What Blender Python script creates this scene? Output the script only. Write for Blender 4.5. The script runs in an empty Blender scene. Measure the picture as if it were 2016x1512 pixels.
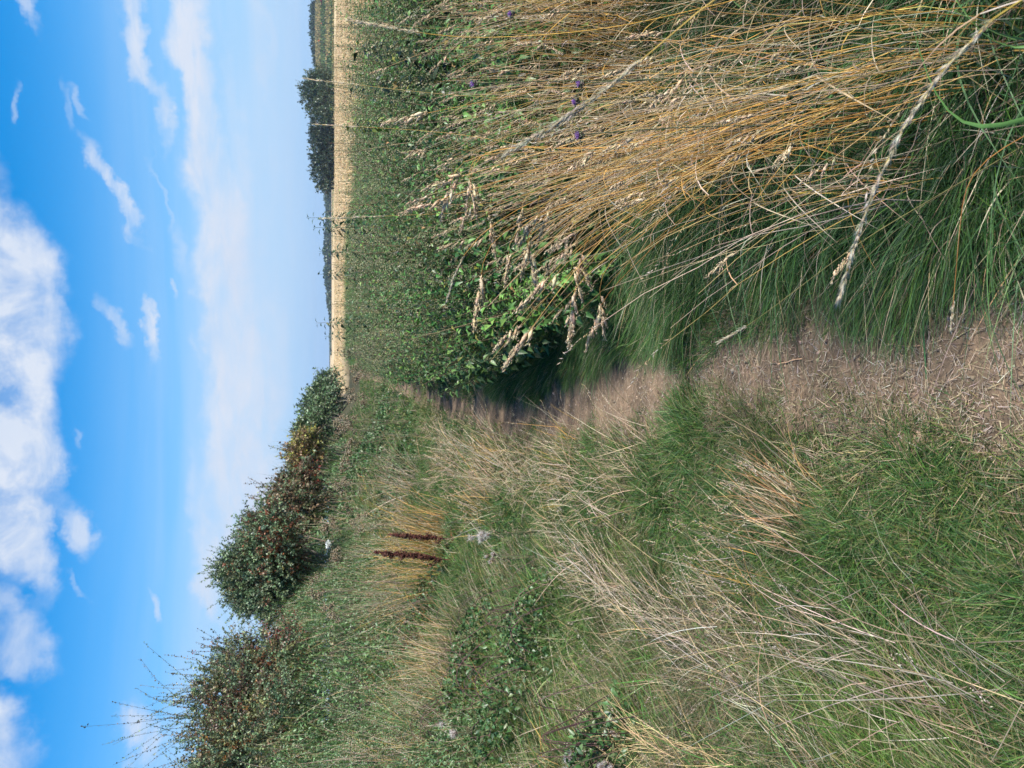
import bpy, math
import numpy as np
from mathutils import Vector, Matrix

R = math.radians
C = bpy.context.scene.collection
rng = np.random.default_rng(11)

# ------------------------------------------------------------------ camera
EYE = 1.62
FPX = 1514.0                      # focal length of the phone in photo pixels
PITCH = math.atan((1008 - 652) / FPX)
cam_d = bpy.data.cameras.new("camera"); cam = bpy.data.objects.new("camera", cam_d); C.objects.link(cam)
FW = np.array([0, math.cos(PITCH), -math.sin(PITCH)])
UP = np.array([0, math.sin(PITCH), math.cos(PITCH)])
RT = np.array([1.0, 0, 0])
# the phone was held upright, the picture lies on its side: picture left is up, picture top is right
M = Matrix(((-UP[0], RT[0], -FW[0], 0), (-UP[1], RT[1], -FW[1], 0), (-UP[2], RT[2], -FW[2], EYE), (0, 0, 0, 1)))
cam.matrix_world = M
cam_d.sensor_fit = 'HORIZONTAL'; cam_d.sensor_width = 36.0
cam_d.lens = FPX / 2016 * 36.0
cam_d.clip_start = 0.02; cam_d.clip_end = 20000
cam_d.dof.use_dof = True; cam_d.dof.focus_distance = 2.9; cam_d.dof.aperture_fstop = 9.0
bpy.context.scene.camera = cam
CAM = np.array([0, 0, EYE])

def ray(px, py):
    d = FW * FPX + UP * (1008 - px) + RT * (756 - py)
    return d / np.linalg.norm(d)

# ------------------------------------------------------------------ light
SUN_EL, SUN_AZ = R(52), R(126)     # azimuth clockwise from +Y (straight ahead): high on the right, a little behind
sd = bpy.data.lights.new("sun", 'SUN'); sun = bpy.data.objects.new("sun", sd); C.objects.link(sun)
sd.energy = 4.1; sd.angle = R(7.0); sd.color = (1.0, 0.955, 0.88)
sv = Vector((math.sin(SUN_AZ) * math.cos(SUN_EL), math.cos(SUN_AZ) * math.cos(SUN_EL), math.sin(SUN_EL)))
sun.rotation_euler = sv.to_track_quat('Z', 'Y').to_euler(); sun.location = (20, -10, 40)

sc = bpy.context.scene
sc.view_settings.view_transform = 'Standard'; sc.view_settings.look = 'None'
sc.view_settings.exposure = 1.15; sc.view_settings.gamma = 1.0
sc.cycles.max_bounces = 5; sc.cycles.diffuse_bounces = 3; sc.cycles.glossy_bounces = 2
sc.cycles.transmission_bounces = 2; sc.cycles.transparent_max_bounces = 4; sc.cycles.volume_bounces = 0
sc.cycles.use_denoising = True; sc.cycles.denoiser = 'OPENIMAGEDENOISE'; sc.cycles.denoising_input_passes = 'RGB_ALBEDO_NORMAL'; sc.cycles.denoising_prefilter = 'ACCURATE'

world = bpy.data.worlds.new("World"); sc.world = world; world.use_nodes = True
wt = world.node_tree; wn = wt.nodes; wl = wt.links; wn.clear()
wout = wn.new('ShaderNodeOutputWorld'); bg = wn.new('ShaderNodeBackground'); bg.inputs[1].default_value = 0.088
wl.new(bg.outputs[0], wout.inputs[0])
sky = wn.new('ShaderNodeTexSky'); sky.sky_type = 'NISHITA'; sky.sun_disc = False
sky.sun_elevation = SUN_EL; sky.sun_rotation = SUN_AZ; sky.altitude = 50
sky.air_density = 1.0; sky.dust_density = 0.6; sky.ozone_density = 2.2

def nd(tree, t, **kw):
    n = tree.nodes.new(t)
    for k, v in kw.items(): setattr(n, k, v)
    return n
def math_(tree, op, a, b=None, clamp=False, c=None):
    n = tree.nodes.new('ShaderNodeMath'); n.operation = op; n.use_clamp = clamp
    for i, s in enumerate((a, b, c)):
        if s is None: continue
        if isinstance(s, (int, float)): n.inputs[i].default_value = s
        else: tree.links.new(s, n.inputs[i])
    return n.outputs[0]

hsv = nd(wt, 'ShaderNodeHueSaturation'); hsv.inputs['Saturation'].default_value = 1.72; hsv.inputs['Value'].default_value = 1.0
wl.new(sky.outputs[0], hsv.inputs['Color'])
tc = nd(wt, 'ShaderNodeTexCoord'); sx = nd(wt, 'ShaderNodeSeparateXYZ'); wl.new(tc.outputs['Generated'], sx.inputs[0])
az = math_(wt, 'ARCTAN2', sx.outputs[0], sx.outputs[1]); el = math_(wt, 'ARCSINE', sx.outputs[2])
ae = nd(wt, 'ShaderNodeCombineXYZ'); wl.new(az, ae.inputs[0]); wl.new(el, ae.inputs[1])
# cloud layers in azimuth / elevation
def noise(tree, vec, scale, detail=8, rough=0.6, dist=0.0, sxyz=None):
    if sxyz is not None:
        mp = nd(tree, 'ShaderNodeMapping'); mp.inputs['Scale'].default_value = sxyz
        tree.links.new(vec, mp.inputs['Vector']); vec = mp.outputs[0]
    n = nd(tree, 'ShaderNodeTexNoise'); n.inputs['Scale'].default_value = scale; n.inputs['Detail'].default_value = detail
    n.inputs['Roughness'].default_value = rough; n.inputs['Distortion'].default_value = dist
    tree.links.new(vec, n.inputs['Vector'])
    return n
wn1 = noise(wt, ae.outputs[0], 9, 6, 0.62)
off = nd(wt, 'ShaderNodeVectorMath', operation='SUBTRACT'); wl.new(wn1.outputs['Color'], off.inputs[0]); off.inputs[1].default_value = (.5, .5, .5)
offs = nd(wt, 'ShaderNodeVectorMath', operation='SCALE'); wl.new(off.outputs[0], offs.inputs[0]); offs.inputs['Scale'].default_value = 0.11
aew = nd(wt, 'ShaderNodeVectorMath', operation='ADD'); wl.new(ae.outputs[0], aew.inputs[0]); wl.new(offs.outputs[0], aew.inputs[1])

def azel(px, py):
    d = ray(px, py); return np.array([math.atan2(d[0], d[1]), math.asin(d[2])])
# centre (x, y), end of long axis (x, y), half thickness in photo pixels, strength, hardness
CL = [
    (0, 600, 30, 760, 105, 1.0, .5), (-60, 520, 0, 700, 120, 1.0, .5), (30, 860, 45, 1010, 75, 1.0, .45),
    (40, 1020, 62, 1160, 48, .95, .5), (-20, 1000, 0, 1120, 60, .9, .5),
    (150, 1035, 172, 1090, 26, .8, .7), (50, 1265, 75, 1320, 30, .38, .8), (-10, 1230, 30, 1300, 35, .5, .7),
    (-20, 1450, 0, 1560, 75, .95, .6), (275, 1470, 300, 1540, 34, .8, .7), (245, 1420, 262, 1450, 18, .5, .7),
    (228, 395, 262, 470, 13, .85, .8), (196, 330, 210, 370, 14, .5, .8), (152, 215, 160, 260, 10, .4, .8), (184, 205, 202, 232, 10, .5, .8),
    (222, 635, 246, 680, 17, .7, .8), (293, 655, 300, 705, 12, .9, .8), (290, 612, 298, 640, 10, .6, .8),
    (285, 110, 318, 200, 17, .8, .7), (262, 10, 285, 90, 16, .7, .8), (327, 238, 335, 280, 14, .75, .8),
    (62, 18, 80, 50, 15, .75, .8), (25, 205, 38, 240, 10, .5, .8),
    (345, 590, 348, 604, 7, .6, .8), (352, 495, 372, 560, 14, .38, .9), (312, 380, 318, 450, 6, .3, .9),
    (309, 1172, 320, 1200, 9, .7, .8), (425, 1050, 430, 1080, 9, .6, .8), (422, 1140, 440, 1220, 22, .75, .7),
    (415, 1080, 440, 1250, 16, .5, .8), (375, 680, 385, 700, 8, .3, .9), (58, 1290, 70, 1340, 12, .3, .9),
    (162, 858, 164, 872, 8, .4, .9), (110, 590, 130, 618, 9, .25, .9), (140, 1155, 155, 1178, 8, .35, .9),
    # the long streak of high cloud
    (385, 60, 372, -140, 34, .75, .7), (400, 170, 430, 330, 32, .8, .6), (420, 330, 450, 540, 34, .8, .6),
    (440, 520, 470, 760, 44, .82, .6), (468, 740, 490, 1010, 62, .8, .6), (430, 700, 440, 800, 20, .85, .6),
    (480, 960, 500, 1200, 60, .78, .6), (405, 640, 412, 700, 12, .5, .8), (520, 620, 540, 900, 40, .32, 1),
    (470, 250, 490, 420, 10, .3, 1), (520, 60, 530, 220, 8, .25, 1),
]
mask = None
for (cx, cy, ex, ey, th, st, soft) in CL:
    c = azel(cx, cy); e = azel(ex, ey) - c
    perp = np.array([-(ey - cy), ex - cx], float); perp /= np.linalg.norm(perp)
    t = azel(cx + perp[0] * th, cy + perp[1] * th) - c
    mp = nd(wt, 'ShaderNodeMapping', vector_type='TEXTURE')
    mp.inputs['Location'].default_value = (c[0], c[1], 0)
    mp.inputs['Rotation'].default_value = (0, 0, math.atan2(e[1], e[0]))
    mp.inputs['Scale'].default_value = (np.linalg.norm(e) * 1.25, np.linalg.norm(t) * 1.25, 1000)
    wl.new(aew.outputs[0], mp.inputs['Vector'])
    ln = nd(wt, 'ShaderNodeVectorMath', operation='LENGTH'); wl.new(mp.outputs[0], ln.inputs[0])
    mr = nd(wt, 'ShaderNodeMapRange', interpolation_type='SMOOTHSTEP')
    mr.inputs['From Min'].default_value = 1.0 + .35 * soft; mr.inputs['From Max'].default_value = 1.0 - .85 * soft
    mr.inputs['To Min'].default_value = 0; mr.inputs['To Max'].default_value = st
    wl.new(ln.outputs['Value'], mr.inputs['Value'])
    if mask is None: mask = mr.outputs[0]
    else:
        # screen: 1-(1-a)(1-b)
        ia = math_(wt, 'SUBTRACT', 1.0, mask); ib = math_(wt, 'SUBTRACT', 1.0, mr.outputs[0])
        mask = math_(wt, 'SUBTRACT', 1.0, math_(wt, 'MULTIPLY', ia, ib))
wn2 = noise(wt, ae.outputs[0], 14, 9, 0.64, 0.3, (0.6, 2.1, 1))
fl = nd(wt, 'ShaderNodeMapRange'); fl.inputs['From Min'].default_value = .36; fl.inputs['From Max'].default_value = .60
fl.inputs['To Min'].default_value = .35; fl.inputs['To Max'].default_value = 1.05
wl.new(wn2.outputs['Fac'], fl.inputs['Value'])
wn5 = noise(wt, ae.outputs[0], 13, 10, 0.62, 0.5, (1.0, 1.15, 1))
fl5 = nd(wt, 'ShaderNodeMapRange'); fl5.inputs['From Min'].default_value = .34; fl5.inputs['From Max'].default_value = .56
fl5.inputs['To Min'].default_value = .25; fl5.inputs['To Max'].default_value = 1.08
wl.new(wn5.outputs['Fac'], fl5.inputs['Value'])
hi = nd(wt, 'ShaderNodeMapRange', interpolation_type='SMOOTHSTEP'); hi.inputs['From Min'].default_value = .26; hi.inputs['From Max'].default_value = .36; wl.new(el, hi.inputs['Value'])
flm = math_(wt, 'ADD', math_(wt, 'MULTIPLY', fl5.outputs[0], hi.outputs[0]), math_(wt, 'MULTIPLY', fl.outputs[0], math_(wt, 'SUBTRACT', 1.0, hi.outputs[0])))
mk = math_(wt, 'MULTIPLY', mask, flm, clamp=True)
# thin milky veil low in the sky
wn3 = noise(wt, ae.outputs[0], 3.2, 7, 0.55, 0.2, (0.30, 3.8, 1))
vr = nd(wt, 'ShaderNodeMapRange'); vr.inputs['From Min'].default_value = .42; vr.inputs['From Max'].default_value = .66; vr.inputs['To Max'].default_value = .6
wl.new(wn3.outputs['Fac'], vr.inputs['Value'])
lowm = nd(wt, 'ShaderNodeMapRange', interpolation_type='SMOOTHSTEP'); lowm.inputs['From Min'].default_value = .30; lowm.inputs['From Max'].default_value = .08
wl.new(el, lowm.inputs['Value'])
veil = math_(wt, 'MULTIPLY', vr.outputs[0], lowm.outputs[0])
haz = nd(wt, 'ShaderNodeMapRange', interpolation_type='SMOOTHSTEP'); haz.inputs['From Min'].default_value = .37; haz.inputs['From Max'].default_value = 0.0; haz.inputs['To Max'].default_value = .96
wl.new(el, haz.inputs['Value'])
skc = nd(wt, 'ShaderNodeMix', data_type='RGBA'); wl.new(haz.outputs[0], skc.inputs['Factor']); wl.new(hsv.outputs[0], skc.inputs[6]); skc.inputs[7].default_value = (2.0, 3.3, 5.05, 1)
tot = math_(wt, 'SUBTRACT', 1.0, math_(wt, 'MULTIPLY', math_(wt, 'SUBTRACT', 1.0, mk), math_(wt, 'SUBTRACT', 1.0, veil)))
wn4 = noise(wt, ae.outputs[0], 9, 7, 0.6, 0.4, (0.8, 1.6, 1))
cr = nd(wt, 'ShaderNodeMix', data_type='RGBA'); wl.new(wn4.outputs['Fac'], cr.inputs['Factor']); cr.inputs[6].default_value = (3.0, 3.6, 4.6, 1); cr.inputs[7].default_value = (4.3, 4.5, 4.95, 1)
mx = nd(wt, 'ShaderNodeMix', data_type='RGBA'); wl.new(tot, mx.inputs['Factor']); wl.new(skc.outputs[2], mx.inputs[6]); wl.new(cr.outputs[2], mx.inputs[7])
wl.new(mx.outputs[2], bg.inputs[0])

# ------------------------------------------------------------------ terrain
def sstep(x, a, b):
    t = np.clip((x - a) / (b - a), 0, 1); return t * t * (3 - 2 * t)
_perm = np.random.default_rng(5).random((256, 256))
def vnoise(x, y, s=1.0, seed=0):
    x = np.asarray(x, float) * s + 31.7 * seed; y = np.asarray(y, float) * s + 17.3 * seed
    xi = np.floor(x).astype(int); yi = np.floor(y).astype(int); fx = x - xi; fy = y - yi
    fx = fx * fx * (3 - 2 * fx); fy = fy * fy * (3 - 2 * fy)
    g = lambda i, j: _perm[i % 256, j % 256]
    return (g(xi, yi) * (1 - fx) + g(xi + 1, yi) * fx) * (1 - fy) + (g(xi, yi + 1) * (1 - fx) + g(xi + 1, yi + 1) * fx) * fy
def fbm(x, y, s=1.0, seed=0):
    return .55 * vnoise(x, y, s, seed) + .3 * vnoise(x, y, s * 2.1, seed + 1) + .15 * vnoise(x, y, s * 4.3, seed + 2)

PATH = [(2120, 672), (2016, 685), (1800, 708), (1600, 698), (1450, 722), (1300, 758), (1200, 772), (1150, 790), (1100, 803), (1040, 810), (1000, 812), (930, 806), (870, 790), (830, 775), (790, 755), (760, 745), (735, 738)]
PW = [(0, .15), (1.5, .14), (2.0, .085), (2.6, .10), (3.2, .085), (4.0, .13), (5.0, .18), (6.5, .17), (8, .12), (9, .05), (20, .05), (60, .1)]
def flat_gp(px, py, z=0.0):
    d = ray(px, py); t = (z - EYE) / d[2]; return CAM + d * t
_pp = np.array([flat_gp(*p)[:2] for p in PATH]); _pp = np.vstack([[_pp[0][0] + .02, -1.0], _pp, [_pp[-1][0] * 2.4, _pp[-1][1] * 2.5]])
def path_x(Y): return np.interp(Y, _pp[:, 1], _pp[:, 0])
def path_w(Y): return np.interp(Y, [a for a, b in PW], [b for a, b in PW])
def path_d(X, Y):
    """signed distance outside the trodden strip (negative = on it), with ragged edges"""
    d = np.abs(X - path_x(Y)) - path_w(Y)
    return d + (.16 + .10 * sstep(Y, 3.5, 5)) * (fbm(X * .6, Y, 2.6, 3) - .5) + .10 * (vnoise(X * .3, Y, 6.0, 9) - .5)
def H(X, Y):
    X = np.asarray(X, float); Y = np.asarray(Y, float)
    dx = X - path_x(Y)
    h = (.85 + .022 * np.clip(Y - 7, 0, 40)) * sstep(-dx, .8, 4.3) * sstep(-Y, -400, -60)
    h = h + .10 * sstep(dx, .3, 1.5) * (1 - sstep(dx, 5, 9))
    near = 1 - sstep(Y, 25, 60)
    h = h + near * (.05 * (fbm(X, Y, 1.1, 1) - .5) + .02 * (vnoise(X, Y, 7, 2) - .5))
    h = h - .035 * np.exp(-(dx / .22) ** 2)
    # rising farmland far to the right and ahead
    h = h + 14.0 * sstep(Y, 262, 620) * sstep(X / np.maximum(Y, 1), .26, .42)
    h = h + 5.0 * sstep(Y, 600, 1500)
    return h
def gp(px, py):
    """where the ray through a photo position meets the ground"""
    d = ray(px, py); t = .8
    for i in range(4000):
        p = CAM + d * t
        if p[2] <= H(p[0], p[1]): return np.array([p[0], p[1], float(H(p[0], p[1]))])
        t += .01 * (1 + t * .3)
    return CAM + d * t
def at(px, py, Y):
    d = ray(px, py); return CAM + d * (Y / d[1])

# ------------------------------------------------------------------ materials
def veg_mat(name, rough=.6, trans=.3, spec=.3, var=.25):
    m = bpy.data.materials.new(name); m.use_nodes = True; t = m.node_tree; t.nodes.clear()
    out = nd(t, 'ShaderNodeOutputMaterial'); at_ = nd(t, 'ShaderNodeAttribute', attribute_name='tint')
    geo = nd(t, 'ShaderNodeNewGeometry')
    n = noise(t, geo.outputs['Position'], 38, 3, .6)
    mr = nd(t, 'ShaderNodeMapRange'); mr.inputs['From Min'].default_value = .3; mr.inputs['From Max'].default_value = .7
    mr.inputs['To Min'].default_value = 1 - var; mr.inputs['To Max'].default_value = 1 + var
    t.links.new(n.outputs['Fac'], mr.inputs['Value'])
    hs = nd(t, 'ShaderNodeHueSaturation'); t.links.new(at_.outputs['Color'], hs.inputs['Color']); t.links.new(mr.outputs[0], hs.inputs['Value'])
    p = nd(t, 'ShaderNodeBsdfPrincipled'); p.inputs['Roughness'].default_value = rough; p.inputs['Specular IOR Level'].default_value = spec
    t.links.new(hs.outputs[0], p.inputs['Base Color'])
    if trans > 0:
        tr = nd(t, 'ShaderNodeBsdfTranslucent'); t.links.new(hs.outputs[0], tr.inputs['Color'])
        ms = nd(t, 'ShaderNodeMixShader'); ms.inputs[0].default_value = trans
        t.links.new(p.outputs[0], ms.inputs[1]); t.links.new(tr.outputs[0], ms.inputs[2]); t.links.new(ms.outputs[0], out.inputs[0])
    else: t.links.new(p.outputs[0], out.inputs[0])
    return m
def plain(name, col, rough=.6, metal=0, nscale=8, var=.2):
    m = bpy.data.materials.new(name); m.use_nodes = True; t = m.node_tree
    p = t.nodes['Principled BSDF']; p.inputs['Roughness'].default_value = rough; p.inputs['Metallic'].default_value = metal
    geo = nd(t, 'ShaderNodeNewGeometry'); n = noise(t, geo.outputs['Position'], nscale, 5, .6)
    mixn = nd(t, 'ShaderNodeMix', data_type='RGBA'); t.links.new(n.outputs['Fac'], mixn.inputs['Factor'])
    mixn.inputs[6].default_value = tuple(c * (1 - var) for c in col) + (1,); mixn.inputs[7].default_value = tuple(min(1, c * (1 + var)) for c in col) + (1,)
    t.links.new(mixn.outputs[2], p.inputs['Base Color'])
    return m
M_grass = veg_mat('grass_blade', .5, .26, .28); M_straw = veg_mat('dry_straw', .7, .14, .15)
M_leaf = veg_mat('leaf', .42, .22, .5); M_bark = veg_mat('bark', .85, 0, .2); M_fluff = veg_mat('seed_fluff', .9, .4, .1)
M_berry = veg_mat('berry', .3, 0, .5); M_crop = veg_mat('ripe_crop', .7, .25, .2)

# ------------------------------------------------------------------ mesh helpers
class MB:
    def __init__(s): s.v = []; s.f = []; s.c = []; s.n = 0
    def add(s, v, f, c):
        v = np.asarray(v, np.float32).reshape(-1, 3); c = np.asarray(c, np.float32).reshape(-1, 3)
        s.v.append(v); s.f.append(np.asarray(f, np.int32).reshape(-1, 3) + s.n); s.c.append(c); s.n += len(v)
    def mesh(s, name, mat, smooth=False, origin=None):
        v = np.concatenate(s.v); f = np.concatenate(s.f); c = np.concatenate(s.c)
        if origin is not None: v = v - np.asarray(origin, np.float32)
        me = bpy.data.meshes.new(name)
        me.vertices.add(len(v)); me.vertices.foreach_set('co', v.ravel())
        me.loops.add(len(f) * 3); me.loops.foreach_set('vertex_index', f.ravel())
        me.polygons.add(len(f)); me.polygons.foreach_set('loop_start', np.arange(0, len(f) * 3, 3, dtype=np.int32))
        if smooth: me.polygons.foreach_set('use_smooth', np.ones(len(f), bool))
        a = me.attributes.new('tint', 'FLOAT_COLOR', 'POINT')
        c4 = np.ones((len(c), 4), np.float32); c4[:, :3] = c; a.data.foreach_set('color', c4.ravel())
        me.update(calc_edges=True); me.materials.append(mat)
        return me
    def build(s, name, mat, parent=None, smooth=False, origin=None):
        if origin is None and parent is not None: origin = parent['_o'] if '_o' in parent else None
        o = bpy.data.objects.new(name, s.mesh(name, mat, smooth, origin)); C.objects.link(o)
        if parent is not None: o.parent = parent
        elif origin is not None: o.location = origin
        return o
def tag(o, label=None, cat=None, group=None, kind=None):
    if label: o['label'] = label
    if cat: o['category'] = cat
    if group: o['group'] = group
    if kind: o['kind'] = kind
    return o
def thing(name, loc, label, cat, group=None):
    o = bpy.data.objects.new(name, None); C.objects.link(o); o.location = tuple(float(a) for a in loc)
    o.empty_display_size = .1
    o['_o'] = [float(a) for a in loc]
    return tag(o, label, cat, group)

def unit(v): return v / np.maximum(np.linalg.norm(v, axis=-1, keepdims=True), 1e-9)
def pick(pal, n, jit=.18, r=rng, w=None):
    pal = np.asarray(pal, float); i = r.choice(len(pal), n, p=w)
    return np.clip(pal[i] * (1 + jit * r.standard_normal((n, 1))) * (1 + .06 * r.standard_normal((n, 3))), .004, .85)
def ribbons(mb, P, D, B, L, W, nseg, col, tip=None, power=1.5, r=rng, side=None):
    """tapering blades: P base, D start direction, B bend vector, L length, W width"""
    n = len(P); L = np.broadcast_to(L, (n,)); W = np.broadcast_to(W, (n,)); D = unit(D)
    if side is None:
        a = r.uniform(0, 2 * np.pi, n); side = np.stack([np.cos(a), np.sin(a), .15 * r.standard_normal(n)], 1)
        side = unit(side - D * (side * D).sum(1, keepdims=True))
    t = np.linspace(0, 1, nseg + 1)
    pos = P[:, None] + L[:, None, None] * (D[:, None] * t[None, :, None] + B[:, None] * (t ** 2)[None, :, None])
    w = W[:, None] * .5 * np.maximum(0, (1 - t[None] ** power)); w[:, 0] *= .7
    rows = t[:-1]
    l = pos[:, :-1] - side[:, None] * w[:, :-1, None]; rr = pos[:, :-1] + side[:, None] * w[:, :-1, None]
    v = np.concatenate([np.stack([l, rr], 2).reshape(n, -1, 3), pos[:, -1:]], 1); k = 2 * nseg + 1
    f = []
    for i in range(nseg - 1): f += [(2 * i, 2 * i + 1, 2 * i + 3), (2 * i, 2 * i + 3, 2 * i + 2)]
    f.append((2 * nseg - 2, 2 * nseg - 1, 2 * nseg))
    f = np.array(f)[None] + (np.arange(n) * k)[:, None, None]
    if tip is None: tip = col
    tv = np.concatenate([np.repeat(rows, 2), [1.0]])
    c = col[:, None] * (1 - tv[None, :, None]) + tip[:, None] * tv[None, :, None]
    mb.add(v, f, c)
def tubes(mb, pts, rad, col, sides=3, cap=False):
    """pts (N,K,3), rad (N,K) or (K,), col (N,3)"""
    pts = np.asarray(pts, float); n, k, _ = pts.shape; rad = np.broadcast_to(rad, (n, k))
    tan = np.gradient(pts, axis=1); tan = unit(tan)
    ref = np.where(np.abs(tan[..., 2:3]) > .8, np.array([1.0, 0, 0]), np.array([0, 0, 1.0]))
    ref[:] = ref[:, k // 2:k // 2 + 1]
    a = unit(np.cross(tan, ref)); b = np.cross(tan, a)
    th = np.arange(sides) * 2 * np.pi / sides
    ring = pts[:, :, None] + rad[:, :, None, None] * (a[:, :, None] * np.cos(th)[:, None] + b[:, :, None] * np.sin(th)[:, None])
    v = ring.reshape(n, -1, 3); f = []
    for i in range(k - 1):
        for j in range(sides):
            q = (j + 1) % sides; f += [(i * sides + j, i * sides + q, (i + 1) * sides + q), (i * sides + j, (i + 1) * sides + q, (i + 1) * sides + j)]
    if cap:
        for e in (0, k - 1):
            for j in range(1, sides - 1): f.append((e * sides, e * sides + j, e * sides + j + 1))
    f = np.array(f)[None] + (np.arange(n) * k * sides)[:, None, None]
    col = np.asarray(col, float)
    c = np.broadcast_to(col[:, None], (n, k * sides, 3)) if col.ndim == 2 else np.repeat(col, sides, axis=1)
    mb.add(v, f, c)
def leaves(mb, P, A, N, L, W, col, fold=.25, droop=.15, simple=False):
    """folded pointed leaves: P base, A axis, N face normal"""
    n = len(P); A = unit(A); S = unit(np.cross(A, N)); N = np.cross(S, A)
    L = np.broadcast_to(L, (n,))[:, None]; W = np.broadcast_to(W, (n,))[:, None]
    m = P + A * L * .42
    l = m - S * W * .5 + N * W * fold; r_ = m + S * W * .5 + N * W * fold
    tip = P + A * L - N * L * droop
    if simple:
        v = np.stack([P, l, tip, r_], 1); f = np.array([(0, 1, 2), (0, 2, 3)]); k = 4
    else:
        v = np.stack([P, m, l, r_, tip], 1); f = np.array([(0, 2, 1), (0, 1, 3), (2, 4, 1), (1, 4, 3)]); k = 5
    f = f[None] + (np.arange(n) * k)[:, None, None]
    mb.add(v, f, np.repeat(col[:, None], k, 1))
def grains(mb, P, A, L, W, col):
    """elongated eight-sided grains / spikelets"""
    n = len(P); A = unit(A); ref = np.where(np.abs(A[:, 2:]) > .8, np.array([1.0, 0, 0]), np.array([0, 0, 1.0]))
    S = unit(np.cross(A, ref)); T = np.cross(A, S)
    L = np.broadcast_to(L, (n,))[:, None]; W = np.broadcast_to(W, (n,))[:, None]
    m = P + A * L * .4
    v = np.stack([P, m + S * W * .5, m + T * W * .5, m - S * W * .5, m - T * W * .5, P + A * L], 1)
    f = np.array([(0, 1, 2), (0, 2, 3), (0, 3, 4), (0, 4, 1), (5, 2, 1), (5, 3, 2), (5, 4, 3), (5, 1, 4)])
    mb.add(v, f[None] + (np.arange(n) * 6)[:, None, None], np.repeat(col[:, None], 6, 1))
def r3(n): return rng.standard_normal((n, 3)) * .7 + [0, 0, .8]
def rdir(n, r=rng): return unit(r.standard_normal((n, 3)))

GREEN = [(.054, .122, .022), (.078, .160, .030), (.038, .092, .021), (.105, .170, .045), (.056, .122, .042)]
DEEP = [(.030, .080, .026), (.044, .108, .032), (.024, .062, .024), (.060, .128, .044)]
YELG = [(.14, .16, .045), (.19, .18, .06), (.10, .14, .04)]
GOLD = [(.54, .31, .080), (.45, .24, .060), (.60, .39, .13), (.35, .18, .05), (.54, .34, .11)]
PALE = [(.45, .36, .24), (.38, .29, .18), (.54, .46, .34), (.30, .22, .14), (.42, .30, .15)]
GREYS = [(.36, .31, .25), (.28, .23, .18), (.46, .40, .33), (.20, .16, .12)]
THATCH = [(.30, .23, .15), (.22, .16, .10), (.38, .30, .20), (.16, .12, .08)]

# ------------------------------------------------------------------ ground sheet
def grid_mesh(name, xs, ys, zf, mat, uvsmooth=True):
    X, Y = np.meshgrid(xs, ys, indexing='xy'); Z = zf(X, Y)
    v = np.stack([X, Y, Z], -1).reshape(-1, 3); nx, ny = len(xs), len(ys)
    i, j = np.meshgrid(np.arange(nx - 1), np.arange(ny - 1), indexing='xy'); a = (j * nx + i).ravel()
    f = np.concatenate([np.stack([a, a + 1, a + nx + 1], 1), np.stack([a, a + nx + 1, a + nx], 1)])
    mb = MB(); mb.add(v, f, np.ones((len(v), 3)) * .1)
    return mb.build(name, mat, smooth=True)
def ground_mat():
    m = bpy.data.materials.new('thatch_and_soil'); m.use_nodes = True; t = m.node_tree; p = t.nodes['Principled BSDF']
    p.inputs['Roughness'].default_value = .95; p.inputs['Specular IOR Level'].default_value = .15
    g = nd(t, 'ShaderNodeNewGeometry'); n1 = noise(t, g.outputs['Position'], 2.2, 8, .65); n2 = noise(t, g.outputs['Position'], 60, 4, .7)
    cr = nd(t, 'ShaderNodeValToRGB'); t.links.new(n1.outputs['Fac'], cr.inputs[0])
    e = cr.color_ramp.elements; e[0].position = .35; e[0].color = (.030, .040, .016, 1); e[1].position = .68; e[1].color = (.085, .068, .042, 1)
    mx_ = nd(t, 'ShaderNodeMix', data_type='RGBA', blend_type='MULTIPLY'); mx_.inputs['Factor'].default_value = .8
    mr = nd(t, 'ShaderNodeMapRange'); mr.inputs['From Min'].default_value = .3; mr.inputs['From Max'].default_value = .7; mr.inputs['To Min'].default_value = .5; mr.inputs['To Max'].default_value = 1.3
    t.links.new(n2.outputs['Fac'], mr.inputs['Value']); t.links.new(cr.outputs[0], mx_.inputs[6]); t.links.new(mr.outputs[0], mx_.inputs[7])
    t.links.new(mx_.outputs[2], p.inputs['Base Color'])
    b = nd(t, 'ShaderNodeBump'); b.inputs['Strength'].default_value = .6; b.inputs['Distance'].default_value = .02
    t.links.new(n2.outputs['Fac'], b.inputs['Height']); t.links.new(b.outputs[0], p.inputs['Normal'])
    return m
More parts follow.
